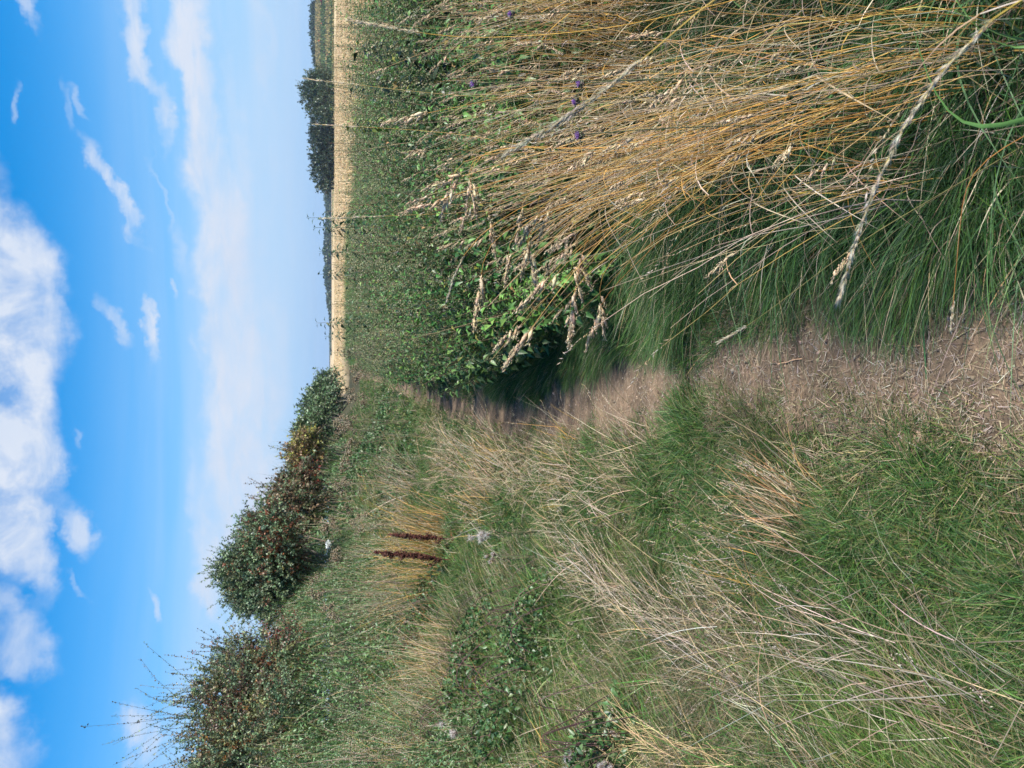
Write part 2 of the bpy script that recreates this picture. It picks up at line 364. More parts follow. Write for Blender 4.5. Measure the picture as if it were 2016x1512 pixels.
def path_mat():
    m = bpy.data.materials.new('trodden_soil'); m.use_nodes = True; t = m.node_tree; p = t.nodes['Principled BSDF']
    p.inputs['Roughness'].default_value = .95; p.inputs['Specular IOR Level'].default_value = .15
    g = nd(t, 'ShaderNodeNewGeometry'); n1 = noise(t, g.outputs['Position'], 5, 8, .65); n2 = noise(t, g.outputs['Position'], 140, 5, .7)
    n3 = noise(t, g.outputs['Position'], 30, 6, .7)
    cr = nd(t, 'ShaderNodeValToRGB'); t.links.new(n1.outputs['Fac'], cr.inputs[0])
    e = cr.color_ramp.elements; e[0].position = .32; e[0].color = (.100, .074, .052, 1); e[1].position = .68; e[1].color = (.270, .190, .125, 1)
    mx_ = nd(t, 'ShaderNodeMix', data_type='RGBA', blend_type='MULTIPLY'); mx_.inputs['Factor'].default_value = .85
    mr = nd(t, 'ShaderNodeMapRange'); mr.inputs['From Min'].default_value = .3; mr.inputs['From Max'].default_value = .7; mr.inputs['To Min'].default_value = .55; mr.inputs['To Max'].default_value = 1.25
    t.links.new(n3.outputs['Fac'], mr.inputs['Value']); t.links.new(cr.outputs[0], mx_.inputs[6]); t.links.new(mr.outputs[0], mx_.inputs[7])
    t.links.new(mx_.outputs[2], p.inputs['Base Color'])
    ad = math_(t, 'ADD', n2.outputs['Fac'], math_(t, 'MULTIPLY', n3.outputs['Fac'], 2.0))
    b = nd(t, 'ShaderNodeBump'); b.inputs['Strength'].default_value = .8; b.inputs['Distance'].default_value = .008
    t.links.new(ad, b.inputs['Height']); t.links.new(b.outputs[0], p.inputs['Normal'])
    return m
xs = np.unique(np.concatenate([-np.geomspace(6, 2500, 40)[::-1], np.arange(-6, 5.01, .1), np.geomspace(5, 2500, 60)]))
ys = np.unique(np.concatenate([[-300, -100, -30, -10, -4, -2], np.arange(-1, 12, .12), np.geomspace(12, 3500, 110)]))
tag(grid_mesh('ground', xs, ys, lambda X, Y: H(X, Y), ground_mat()), 'grassy ground under the verge and the farmland', kind='structure')
# path strip
ys2 = np.concatenate([np.arange(-.5, 12, .03), np.geomspace(12, 50, 50)]); us = np.linspace(-1, 1, 25)
YY, UU = np.meshgrid(ys2, us, indexing='ij'); XX = path_x(YY) + UU * (path_w(YY) + .22)
edge = np.abs(UU)
ZZ = H(XX, YY) + .018 + .026 * (fbm(XX, YY, 4.5, 14) - .5) * (1 - edge) - .045 * sstep(edge, .8, 1.0) + .01 * (vnoise(XX, YY, 14, 4) - .5) * (1 - edge)
v = np.stack([XX, YY, ZZ], -1).reshape(-1, 3); nx, ny = len(us), len(ys2)
i, j = np.meshgrid(np.arange(nx - 1), np.arange(ny - 1)); a = (j * nx + i).ravel()
mb = MB(); mb.add(v, np.concatenate([np.stack([a, a + 1, a + nx + 1], 1), np.stack([a, a + nx + 1, a + nx], 1)]), np.ones((len(v), 3)))
tag(mb.build('footpath', path_mat(), smooth=True), 'narrow trodden bare soil footpath through the grass', kind='structure')

# litter on the path
mb = MB(); n = 17000
Y = 1.2 + rng.random(n) ** 1.8 * 6; X = path_x(Y) + rng.uniform(-1, 1, n) * (path_w(Y) + .14)
P = np.stack([X, Y, H(X, Y) + .020 + .026 * (fbm(X, Y, 4.5, 14) - .5) * (1 - np.clip(np.abs(X - path_x(Y)) / (path_w(Y) + .22), 0, 1)) + .006 * rng.random(n)], 1); a = rng.uniform(0, 2 * np.pi, n)
D = np.stack([np.cos(a), np.sin(a), .05 * rng.random(n)], 1)
L = rng.gamma(2, .012, n) + .006
ribbons(mb, P, D, .25 * rng.standard_normal((n, 3)) * [1, 1, .1], L, rng.uniform(.0012, .003, n), 2, pick(THATCH + PALE[:2] + GREYS, n), side=unit(np.stack([-np.sin(a), np.cos(a), .1 * rng.standard_normal(n)], 1)))
mc = MB(); nc_ = 16000; Yc = 1.2 + rng.random(nc_) ** 1.6 * 7; Xc = path_x(Yc) + rng.normal(0, .6, nc_) * path_w(Yc); Pc = np.stack([Xc, Yc, H(Xc, Yc) + .012 + .026 * (fbm(Xc, Yc, 4.5, 14) - .5)], 1)
sz_ = rng.gamma(1.6, .0022, nc_) + .002; grains(mc, Pc, rdir(nc_) * [1, 1, .4], sz_ * 1.5, sz_ * 1.3, pick([(.17, .125, .085), (.24, .175, .12), (.12, .09, .065), (.30, .24, .18)], nc_))
tag(mc.build('soil_crumbs', M_bark), 'crumbs of dry soil and small stones on the path', kind='stuff')
tag(mb.build('straw_litter', M_straw), 'broken bits of dry straw littering the bare path', kind='stuff')

# ------------------------------------------------------------------ short grass both sides
def scatter(n, x0, x1, y0, y1, pw=1.0, r=rng):
    Y = y0 + (y1 - y0) * r.random(n) ** pw; return r.uniform(x0, x1, n), Y
def inview(X, Y, Z, m=120):
    q = np.stack([X, Y, Z - EYE], 1); d = q @ FW; px = 1008 - FPX * (q @ UP) / d; py = 756 - FPX * (q @ RT) / d
    return (d > .1) & (px > -m) & (px < 2016 + m) & (py > -m) & (py < 1512 + m + 450), px, py

def lawn():
    mb = MB()
    # density falls with distance, width grows
    for (n, x0, x1, y0, y1, wd, hs) in ((300000, -1.7, 1.0, 1.05, 3.2, .0036, 1.0), (190000, -2.4, 1.2, 3.2, 6.5, .0048, 1.1), (110000, -3.5, 1.0, 6.5, 16, .009, 1.3), (40000, -4, 1.0, 16, 45, .02, 1.6)):
        X, Y = scatter(n, x0, x1, y0, y1, 1.25)
        d = path_d(X, Y); dx = X - path_x(Y)
        clump = fbm(X, Y, 3.2, 21)
        patch = fbm(X, Y, 1.5, 33)
        keep = (d > 0) & (rng.random(n) < np.clip(.6 + 1.6 * (clump - .3), .4, 1)) & (dx > -(1.6 + .35 * Y)) & (dx < .55 + .16 * Y)
        iv, _, _ = inview(X, Y, H(X, Y), 200); keep &= iv
        # bare pale patches in the turf
        bare = (patch > .66) & (rng.random(n) < .4); keep &= ~bare
        X, Y, d, dx, clump, patch = [q[keep] for q in (X, Y, d, dx, clump, patch)]; n = len(X)
        L = hs * (.022 + .075 * clump ** 1.5 + .035 * rng.random(n)) * np.where(d < .07, .75, 1.0) * (1 + .5 * sstep(np.abs(dx), .5, 1.4))
        P = np.stack([X, Y, H(X, Y) - .004], 1)
        ca = 2 * np.pi * vnoise(X, Y, 2.3, 44) * 1.6
        lean = np.stack([np.cos(ca), np.sin(ca), 0 * X], 1) * .4 + rng.standard_normal((n, 3)) * [.75, .75, 0]
        D = unit(lean + [0, 0, 1.0]); B = lean * .5 + .25 * rng.standard_normal((n, 3)) - np.array([0, 0, .35]) * rng.random((n, 1))
        g = pick(GREEN + DEEP[:2], n); dr = pick(THATCH + PALE[:2], n)
        pd = np.clip(.03 + 1.2 * (patch - .52) + .10 * (d < .04), .04, .6)
        isdry = rng.random(n) < pd
        yel = rng.random(n) < .14 + .25 * sstep(patch, .45, .65); yc = pick(YELG, n)
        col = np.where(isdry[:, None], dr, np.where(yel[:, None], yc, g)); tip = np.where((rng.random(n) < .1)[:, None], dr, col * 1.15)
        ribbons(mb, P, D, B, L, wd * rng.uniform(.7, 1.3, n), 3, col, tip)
    return tag(mb.build('verge_grass', M_grass), 'short green and yellowing grass along both sides of the path', kind='stuff')
lawn()

def thatch():
    """flat dead grass between the living blades"""
    mb = MB(); n = 50000
    X, Y = scatter(n, -2.6, 1.2, 1.1, 7, 1.4)
    k = (path_d(X, Y) > .0) & inview(X, Y, H(X, Y), 100)[0]; X, Y = X[k], Y[k]; n = len(X)
    P = np.stack([X, Y, H(X, Y) + .004 + .02 * rng.random(n)], 1); a = rng.uniform(0, 2 * np.pi, n)
    D = np.stack([np.cos(a), np.sin(a), .10 * rng.standard_normal(n)], 1)
    ribbons(mb, P, D, .3 * rng.standard_normal((n, 3)) * [1, 1, .2], rng.uniform(.02, .08, n), rng.uniform(.0015, .003, n), 2, pick(THATCH + PALE[:2], n))
    tag(mb.build('dead_thatch', M_straw), 'flattened brown dead grass between the green blades', kind='stuff')
thatch()

# ------------------------------------------------------------------ left: rough grass tangle
def rough_left():
    mb = MB(); ms = MB()
    # green, medium long
    for (n, x0, x1, y0, y1, wd) in ((260000, -4.4, -.35, 1.1, 4.2, .0038), (170000, -6, -.5, 4.2, 9, .0065), (60000, -6, -.6, 9, 25, .013)):
        X, Y = scatter(n, x0, x1, y0, y1, 1.2); dx = X - path_x(Y)
        th = .75 + .10 * Y + .5 * (fbm(X, Y, 1.2, 51) - .5)
        k = (rng.random(n) < sstep(-dx, th * .75, th * 1.35)) & inview(X, Y, H(X, Y), 160)[0]
        X, Y = X[k], Y[k]; n = len(X)
        cl = fbm(X, Y, 1.7, 60); dry = fbm(X, Y, 1.1, 70)
        L = .07 + .26 * cl * rng.uniform(.5, 1.2, n); P = np.stack([X, Y, H(X, Y) - .005], 1)
        ca = 2 * np.pi * vnoise(X, Y, 1.4, 45) * 1.5
        lean = np.stack([np.cos(ca) + .35, np.sin(ca), 0 * X], 1) * .4 + rng.standard_normal((n, 3)) * [.5, .5, 0]
        D = unit(lean + [0, 0, 1.0]); B = lean * .5 - np.array([0, 0, .5]) * rng.random((n, 1))
        isdry = rng.random(n) < np.clip(.15 + 1.5 * (dry - .48), .05, .6)
        yel = rng.random(n) < .2
        spec = fbm(X, Y, 2.6, 131)[:, None]; col = np.where(isdry[:, None], pick(PALE + THATCH, n), np.where(yel[:, None], pick(YELG, n), np.where(spec > .56, pick(DEEP, n), np.where(spec < .42, pick([(.10, .20, .035), (.13, .22, .05)], n), pick(GREEN, n)))))
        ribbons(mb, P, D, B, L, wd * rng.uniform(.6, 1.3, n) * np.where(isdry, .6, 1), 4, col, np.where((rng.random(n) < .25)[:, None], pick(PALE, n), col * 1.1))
    # broader fresh blades pushing through
    n = 26000; X, Y = scatter(n, -4.6, -.6, 1.2, 9, 1.2); dx = X - path_x(Y); k = (-dx > .95 + .08 * Y) & (fbm(X, Y, 1.6, 141) > .44) & inview(X, Y, H(X, Y), 120)[0]; X, Y = X[k], Y[k]; n = len(X)
    D = np.stack([.6 * rng.standard_normal(n), .6 * rng.standard_normal(n), np.ones(n)], 1)
    ribbons(mb, np.stack([X, Y, H(X, Y)], 1), D, np.c_[D[:, :2] * .7, -.6 * rng.random(n)], rng.uniform(.12, .34, n), rng.uniform(.004, .0075, n) * (.8 + .06 * Y), 6, pick([(.085, .19, .04), (.12, .23, .055), (.06, .15, .035), (.15, .22, .06)], n), power=2.4)
    tag(mb.build('rough_grass', M_grass), 'tangled green rough grass on the rising left bank', kind='stuff')
    # dry standing and leaning stems
    for (n, x0, x1, y0, y1, wd) in ((13500, -4.4, -.5, 1.0, 4.5, .0017), (8500, -6, -.5, 4.5, 10, .0028), (6000, -6, -.6, 10, 25, .008)):
        X, Y = scatter(n, x0, x1, y0, y1, 1.1); dx = X - path_x(Y)
        th = .85 + .09 * Y + .8 * (fbm(X, Y, 1.4, 81) - .5)
        k = (rng.random(n) < sstep(-dx, th * .8, th * 1.4) * np.clip(.1 + 1.9 * (fbm(X, Y, 1.2, 90) - .36), .05, 1)) & inview(X, Y, H(X, Y), 160)[0]
        X, Y = X[k], Y[k]; n = len(X)
        L = rng.uniform(.12, .42, n) * (1 - .35 * (Y < 3)); P = np.stack([X, Y, H(X, Y)], 1)
        ca = vnoise(X, Y, .9, 46) * 2.2 - .5
        lean = np.stack([np.cos(ca), np.sin(ca), 0 * X], 1) * rng.uniform(.2, 1.4, (n, 1)) + rng.standard_normal((n, 3)) * [.7, .7, 0]
        D = unit(lean + [0, 0, 1.0]); B = lean * .25 - np.array([0, 0, .3]) * rng.random((n, 1))
        pk = (fbm(X, Y, 1.0, 99) > .52)[:, None]
        col = np.where(pk, pick(GOLD, n), pick(PALE + GREYS[:1], n))
        ribbons(ms, P, D, B, L, wd * rng.uniform(.7, 1.3, n), 4, col, power=4)
        # small seed spikes on a third of them
        h = rng.random(n) < .3; tipp = P[h] + L[h, None] * (D[h] + B[h]); dd = unit(D[h] + 2 * B[h]); m = 7
        tt = np.linspace(-.09, 0, m)
        PP = (tipp[:, None] + dd[:, None] * tt[None, :, None]).reshape(-1, 3); AA = np.repeat(dd, m, 0) + .35 * rng.standard_normal((len(PP), 3))
        grains(ms, PP, AA, rng.uniform(.010, .018, len(PP)), wd * 1.2 + .001, pick(PALE + GREYS, len(PP)))
    tag(ms.build('dry_grass_stems', M_straw), 'thin pale dry stems leaning over the left bank', kind='stuff')
rough_left()

def lodged():
    """long swaths of flattened grey-brown straw, in photo pixels: start, end, half width"""
    mb = MB()
    for (a, b, hw, n, pal) in (((2060, 1500), (1380, 1235), 85, 110, GREYS + THATCH + PALE[1:2]), ((1720, 1490), (1300, 1200), 30, 160, PALE + GREYS), ((1500, 1290), (1130, 1110), 45, 380, PALE + GREYS + THATCH),
                          ((2000, 1400), (1600, 1200), 100, 150, GREYS + THATCH), ((1330, 1230), (1060, 1000), 50, 300, PALE), ((1230, 1000), (980, 880), 40, 380, PALE), ((1040, 960), (860, 850), 26, 450, PALE),
                          ((1500, 1512), (1210, 1440), 35, 260, [(.58, .44, .24), (.5, .36, .18)])):
        A = gp(*a) if a[0] < 2016 else flat_gp(a[0], a[1], .3); Bp = gp(*b)
        d = Bp - A; ln = np.linalg.norm(d); d /= ln; s = np.array([-d[1], d[0], 0])
        dep = np.linalg.norm(A[:2] + d[:2] * ln / 2); hwm = hw / FPX * dep * 1.3
        t = rng.uniform(-.05, .85, n); X = A[0] + d[0] * ln * t + s[0] * rng.normal(0, hwm * .5, n); Y = A[1] + d[1] * ln * t + s[1] * rng.normal(0, hwm * .5, n)
        Z = H(X, Y) + rng.uniform(.02, .16, n)
        D = d[None] + rng.standard_normal((n, 3)) * [.32, .32, .14]; D[:, 2] += .08
        L = rng.uniform(.25, .6, n)
        ribbons(mb, np.stack([X, Y, Z], 1), D, rng.standard_normal((n, 3)) * .2 - [0, 0, .14], L, rng.uniform(.0014, .0028, n), 5, pick(pal, n), power=5)
        h = rng.random(n) < .18
        P2 = np.stack([X, Y, Z], 1)[h] + unit(D[h]) * L[h, None]; m = 12; tt = rng.uniform(-.08, .01, (len(P2), m))
        PP = (P2[:, None] + unit(D[h])[:, None] * tt[..., None]).reshape(-1, 3) + .003 * rng.standard_normal((len(P2) * m, 3))
        AA = np.repeat(unit(D[h]), m, 0) + .5 * rng.standard_normal((len(PP), 3))
        grains(mb, PP, AA, rng.uniform(.009, .015, len(PP)), .0035, pick(PALE[2:3] + GREYS, len(PP)))
    tag(mb.build('lodged_straw', M_straw), 'swaths of flattened grey and tan straw lying across the left bank', kind='stuff')
lodged()

# ------------------------------------------------------------------ dry tufts on the left, each a thing
def tuft(base, tip, n, rad, pal, label, w=.0022, spread=.16, jl=.42, heads=.3, name='dry_grass_tuft', mat=None, zoff=0, yadd=.15, green=.14, group='dry grass tufts on the left bank'):
    b = gp(*base); e = at(tip[0], tip[1], b[1] + yadd); ax = e - b; Ln = np.linalg.norm(ax); ax /= Ln
    n = int(n * .62); q = rng.standard_normal((n, 2)) * rad * .85; X = b[0] + q[:, 0]; Y = b[1] + q[:, 1]; P = np.stack([X, Y, H(X, Y) - .01], 1)
    D = ax[None] + np.c_[q / rad * spread * .45, np.zeros(n)] + rng.standard_normal((n, 3)) * spread * 1.15
    L = Ln * np.clip(1 - jl * np.abs(rng.standard_normal(n)), .25, 1.1)
    B = rng.standard_normal((n, 3)) * .16 + np.c_[q / rad * .05, -.10 * np.ones(n)]
    col = pick(pal + THATCH[:1] + PALE[:1], n, .25)
    if green: k = rng.random(n) < green; col[k] = pick(GREEN, k.sum())
    mb = MB(); ribbons(mb, P, D, B, L, w * rng.uniform(.7, 1.3, n), 5, col, power=4)
    h = rng.random(n) < heads
    if h.sum():
        T = P[h] + L[h, None] * (unit(D[h]) + B[h]); dd = unit(unit(D[h]) + 2 * B[h]); m = 12
        tt = np.linspace(-.10, 0, m) * Ln / .6
        PP = (T[:, None] + dd[:, None] * tt[None, :, None]).reshape(-1, 3); AA = np.repeat(dd, m, 0) + .4 * rng.standard_normal((len(PP), 3))
        grains(mb, PP, AA, .014 * max(1, w / .003), w * 1.6, pick(PALE + GREYS[:1], len(PP)))
    return tag(mb.build(name, mat or M_straw, origin=b), label, 'grass tuft', group)
ORG = [(.46, .27, .12), (.38, .21, .09), (.52, .36, .19), (.33, .2, .10)]
tuft((1570, 1010), (1380, 905), 420, .10, ORG + PALE[:2], 'orange-brown dry tuft leaning over the short turf just left of the path', spread=.17, heads=.1)
tuft((1255, 930), (1120, 870), 260, .14, PALE, 'pale straw tuft beside the left edge of the path in the middle distance', spread=.26, heads=.2)
tuft((1130, 905), (1010, 860), 260, .16, PALE + GOLD[:1], 'pale dry tuft by the grass tongue crossing the path', spread=.26, heads=.2)
tuft((985, 925), (850, 850), 420, .22, PALE + GOLD[2:3], 'far pale tuft fanning out where the path narrows under the nettles', w=.004, spread=.28)
tuft((900, 915), (800, 880), 260, .2, PALE, 'small pale tuft farthest along the left of the path', w=.0045, spread=.3)
tuft((868, 1062), (690, 1040), 620, .22, GOLD + PALE[:1] + YELG[:1], 'tall golden tuft standing upright behind the dark red dock spikes', w=.0045, spread=.12, heads=.35, green=.1)
tuft((868, 1135), (695, 1130), 520, .22, GOLD + PALE[:1] + YELG, 'golden and green tuft to the left of the dark red dock spikes', w=.0042, spread=.14, heads=.3, green=.25)
tuft((890, 1300), (740, 1285), 700, .28, PALE[:2] + ORG[:3], 'broad tan tuft among brambles on the left bank', w=.0038, spread=.2, heads=.15)
tuft((900, 1400), (760, 1365), 500, .22, PALE + ORG[:2], 'smaller tan tuft left of the broad tan tuft', w=.0036, spread=.2, heads=.2)
tuft((900, 1475), (600, 1440), 260, .16, PALE + GOLD[2:3], 'tallest pale tuft with feathery tips in front of the hedge', w=.0036, spread=.09, heads=.8)
tuft((960, 1000), (860, 940), 260, .18, GOLD[2:] + PALE, 'tan tuft between the fluffy thistle and the path', w=.004, spread=.26)
tuft((820, 1180), (660, 1190), 220, .2, PALE + GREYS[:1], 'thin grey tuft with straight tall stems beside the green scrub', w=.0035, spread=.13, heads=.5)
tuft((1480, 1150), (1300, 1090), 260, .14, PALE + GOLD[:1] + GREYS[:1], 'straw tuft behind the orange-brown tuft', w=.0022, spread=.26)
tuft((820, 960), (690, 930), 300, .25, PALE + GREYS[:1], 'brownish tuft in the distance below the yellow bush', w=.006, spread=.25)

# ------------------------------------------------------------------ right: tall golden grass stand
def gold_stand():
    mb = MB(); mh = MB(); mg = MB(); ml = MB()
    # clump centres
    n = 72; cx = rng.uniform(.46, 2.7, n); cy = rng.uniform(1.0, 3.9, n)
    lim = .50 + .13 * np.maximum(0, cy - 1.2); k = cx > lim; cx, cy = cx[k], cy[k]
    per = 30; X = np.repeat(cx, per) + rng.normal(0, .045, len(cx) * per); Y = np.repeat(cy, per) + rng.normal(0, .045, len(cx) * per); n = len(X)
    clh = np.repeat(rng.uniform(.86, 1.1, len(cx)), per)
    P = np.stack([X, Y, H(X, Y) - .01], 1)
    inner = np.exp(-np.maximum(0, X - .65) / .35)
    cl_lean = np.repeat(rng.normal(0, .13, (len(cx), 2)), per, 0)
    D = np.stack([-.06 - .34 * inner * rng.random(n) + .07 * rng.standard_normal(n) + cl_lean[:, 0], .08 + .09 * rng.standard_normal(n) + cl_lean[:, 1], np.ones(n)], 1)
    stray = (rng.random(n) < .12) & (X > .8); D[stray, :2] += rng.normal(0, .38, (stray.sum(), 2))
    L = np.clip(rng.normal(.92, .17, n), .4, 1.36) * clh
    B = np.stack([-.06 - .18 * inner * rng.random(n) + .09 * rng.standard_normal(n), .09 * rng.standard_normal(n), -.03 * np.ones(n)], 1)
    col = pick(GOLD + GOLD[:2] + PALE[:3] + [(.55, .43, .23), (.48, .37, .18)] + THATCH[:1] + YELG[:1], n)
    D = unit(D); K = 8; t = np.linspace(0, 1, K)
    pts = P[:, None] + L[:, None, None] * (D[:, None] * t[None, :, None] + B[:, None] * (t ** 2.2)[None, :, None])
    # nodes kink a little
    pts[:, 2:-1] += .008 * rng.standard_normal((n, K - 3, 3))
    rad = (rng.uniform(.0012, .0021, n)[:, None]) * (1.0 - .6 * t[None])
    ccol = col[:, None] * (1 - .6 * t[None, :, None] ** 3) + pick(PALE, n)[:, None] * (.6 * t[None, :, None] ** 3)
    tubes(mb, pts, rad, ccol)
    # feathery / lumpy heads on most stems
    kinds = rng.random(n); dd = unit(pts[:, -1] - pts[:, -2])
    hs = kinds < .20                                   # cocksfoot: one sided lumps
    droopd = np.stack([-.5 * np.ones(n), 0 * X, -.35 * np.ones(n)], 1)
    cocksfoot(mh, pts[hs, -1], dd[hs])
    hf = (kinds > .3) & (kinds < .52)                  # narrow feathery panicles
    T = pts[hf, -1]; m = 16; tt = np.linspace(-.03, .12, m); d2 = dd[hf]
    PP = (T[:, None] + d2[:, None] * tt[None, :, None] + droopd[hf][:, None] * (np.clip(tt, 0, 1) ** 2 * 3)[None, :, None]).reshape(-1, 3)
    AA = np.repeat(d2, m, 0) + .33 * rng.standard_normal((len(PP), 3))
    grains(mh, PP, AA, rng.uniform(.012, .02, len(PP)), rng.uniform(.0018, .003, len(PP)), pick(PALE + GREYS[2:3], len(PP)))
    # dead leaves twisted on the stems
    nl = 6500; i = rng.integers(0, n, nl); i = i[(Y[i] > 1.7) | (rng.random(nl) < .35)]; nl = len(i); tq = rng.integers(1, 6, nl); P2 = pts[i, tq]; a = rng.uniform(0, 2 * np.pi, nl)
    Dl = np.stack([np.cos(a), np.sin(a), rng.uniform(-.3, 1.5, nl)], 1)
    ribbons(ml, P2, Dl, np.stack([.5 * np.cos(a), .5 * np.sin(a), -rng.uniform(.3, 1.3, nl)], 1), rng.uniform(.05, .18, nl), rng.uniform(.0018, .0038, nl), 5, pick(PALE + THATCH[:1] + GOLD[:1], nl), power=3)
    # green blades low in the stand
    ng = 34000; X, Y = scatter(ng, .33, 2.6, 1.0, 4.4, 1.0); k = X > .36 + .10 * np.maximum(0, Y - 1.2); X, Y = X[k], Y[k]
    k = inview(X, Y, H(X, Y) + .3, 300)[0]; X, Y = X[k], Y[k]; ng = len(X)
    P3 = np.stack([X, Y, H(X, Y) - .01], 1); cl = fbm(X, Y, 2.2, 12)
    D3 = np.stack([-.25 + .6 * rng.standard_normal(ng), .6 * rng.standard_normal(ng), np.ones(ng)], 1); L3 = (.10 + .42 * cl) * rng.uniform(.5, 1.15, ng)
    B3 = np.stack([D3[:, 0] * .6 - .1, D3[:, 1] * .6, -.45 * rng.random(ng)], 1)
    gc = pick(GREEN[:2] + DEEP + DEEP, ng); dk = rng.random(ng) < .16; gc[dk] = pick(PALE + THATCH, dk.sum())
    na = 420; Xa = rng.uniform(.40, 1.3, na); Ya = rng.uniform(1.3, 4.2, na); ka = Xa > .40 + .10 * np.maximum(0, Ya - 1.2); Xa, Ya = Xa[ka], Ya[ka]; na = len(Xa); ga = pick([(.07, .15, .045), (.055, .125, .045), (.10, .18, .07)], na)
    Da = np.stack([-.35 + .45 * rng.standard_normal(na), .4 * rng.standard_normal(na), np.ones(na)], 1)
    ribbons(mg, np.stack([Xa, Ya, H(Xa, Ya)], 1), Da, np.stack([Da[:, 0] * .9, Da[:, 1] * .9, -.75 * np.ones(na)], 1), rng.uniform(.35, .7, na), rng.uniform(.0045, .008, na), 9, ga, ga * 1.1, power=2.5)
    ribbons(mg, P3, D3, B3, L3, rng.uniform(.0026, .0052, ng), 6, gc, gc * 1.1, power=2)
    tag(mb.build('golden_grass_stems', M_straw), 'dense stand of tall golden dry grass stems right of the path', kind='stuff')
    tag(mh.build('grass_seed_heads', M_straw), 'pale seed heads topping the tall golden grass', kind='stuff')
    tag(ml.build('withered_grass_leaves', M_straw), 'curled withered leaves hanging between the golden stems', kind='stuff')
    tag(mg.build('long_green_grass', M_grass), 'long arching green grass growing among the golden stems', kind='stuff')
def cocksfoot(mb, T, dd, scale=1.0, nb=5, col=None, r=rng):
    """lumpy one sided heads: a few short branches, each with a tight bunch of spikelets"""
    n = len(T)
    for b in range(nb):
        s = b / (nb - 1)                                # 0 bottom .. 1 top
        base = T + dd * (-.02 + .085 * s) * scale
        side = unit(np.cross(dd, r.standard_normal((n, 3)))) * (1 - s) * .8 + np.array([-.35, 0, -.25])
        out = unit(dd + side * .55); bl = (.020 * (1 - s) + .002) * scale
        cen = base + out * bl * r.uniform(.6, 1.4, (n, 1)); m = 26
        PP = (cen[:, None] + out[:, None] * r.uniform(-.016, .014, (n, m, 1)) * scale + r.standard_normal((n, m, 3)) * .0020 * scale).reshape(-1, 3)
        AA = np.repeat(out, m, 0) + .3 * r.standard_normal((len(PP), 3))
        c = pick([(.52, .39, .24), (.58, .45, .29), (.45, .32, .19), (.62, .50, .34)], len(PP), r=r) if col is None else pick(col, len(PP), r=r)
        ca = (out + .12 * r.standard_normal((n, 3))); grains(mb, cen - ca * .014 * scale, ca, .030 * scale * r.uniform(.7, 1.2, n), .0085 * scale * (1 - .45 * s), pick([(.54, .41, .25), (.60, .47, .30), (.47, .34, .20)], n, r=r))
        grains(mb, PP, AA, r.uniform(.006, .009, len(PP)) * scale ** .5, r.uniform(.0016, .0026, len(PP)) * scale ** .5, c)
gold_stand()

# individual stalks that stand out in front, each a thing: base x,y (world), photo positions the stalk passes
def stalk(base, way, label, rad=.0014, head='cocksfoot', pal=GOLD, hscale=1.0, name='grass_stalk', group='single dry grass stalks standing out on the right'):
    """base (X, Y) on the ground, way [(px, py, depth)]"""
    b = np.array([base[0], base[1], float(H(base[0], base[1])) - .01]); Q = [b] + [at(px, py, yy) for (px, py, yy) in way]; Q = np.array(Q)
    # Catmull-like resample
    s = np.r_[0, np.cumsum(np.linalg.norm(np.diff(Q, axis=0), axis=1))]; u = np.linspace(0, s[-1], 22)
    pts = np.stack([np.interp(u, s, Q[:, k]) for k in range(3)], 1)
    for _ in range(4): pts[1:-1] = (pts[:-2] + 2 * pts[1:-1] + pts[2:]) / 4
    th = thing(name, b, label, 'grass stalk', group); mb = MB()
    tubes(mb, pts[None], rad * (1 - .55 * np.linspace(0, 1, 22)), pick(pal, 1), sides=6, cap=True); mb.build('stem', M_straw, th, smooth=True)
    mb = MB(); dd = unit(pts[-1] - pts[-2])[None]
    if head == 'cocksfoot': cocksfoot(mb, pts[-1:], dd, hscale, nb=7)
    else:
        L = head[1]; m = int(head[2] * 2.0); w = head[3] * .6; uu = s[-1] - L + L * rng.random(m) ** .9
        C0 = np.stack([np.interp(uu, u, pts[:, k]) for k in range(3)], 1) + rng.standard_normal((m, 3)) * w * .25
        tv = np.stack([np.interp(uu + .02, u, pts[:, k]) - np.interp(uu - .02, u, pts[:, k]) for k in range(3)], 1) + 1e-5
        grains(mb, C0, unit(tv) + .16 * rng.standard_normal((m, 3)), rng.uniform(.010, .020, m), rng.uniform(.0006, .0013, m), pick([(.55, .48, .33), (.62, .56, .44), (.46, .38, .25)], m))
    mb.build('seed_head', M_straw, th)
    return th
F = lambda L, m, w: ('f', L, m, w)
def fringe():
    r = np.random.default_rng(4)
    for k in range(17):
        hx = r.uniform(850, 1180); hy = 330 + (hx - 850) * .75 + r.normal(0, 55); dn = r.uniform(8, 45)
        mx_, my = (hx + 1500) / 2, (hy + 230) / 2 + 20
        stalk((r.uniform(.68, .95), r.uniform(1.4, 1.9)), [(1500 + r.uniform(-60, 60), 250 + r.uniform(-60, 60), 1.85), (mx_, my, 2.05), (hx + 40, hy - 45, 2.2), (hx - r.uniform(0, 30), hy, 2.25), (hx + dn * .5, hy + dn, 2.27)],
              'tan grass stalk with lumpy head drooping over the nettles, one of the fringe', rad=.0013, hscale=r.uniform(1.0, 1.6), group='drooping tan grass heads along the fringe of the golden grass')
fringe()
stalk((.62, .30), [(1990, -60, .62), (1790, 180, .70), (1720, 330, .74), (1665, 500, .78), (1652, 590, .80)], 'long pale plumed stalk crossing close in front of the golden grass', rad=.0016, head=F(.34, 260, .0035))
stalk((.95, .55), [(1420, -60, .80), (1260, 140, .90), (1130, 250, .98), (1000, 300, 1.02)], 'blurred pale stalk arching across the upper golden stems', rad=.0013, head=F(.22, 200, .008))
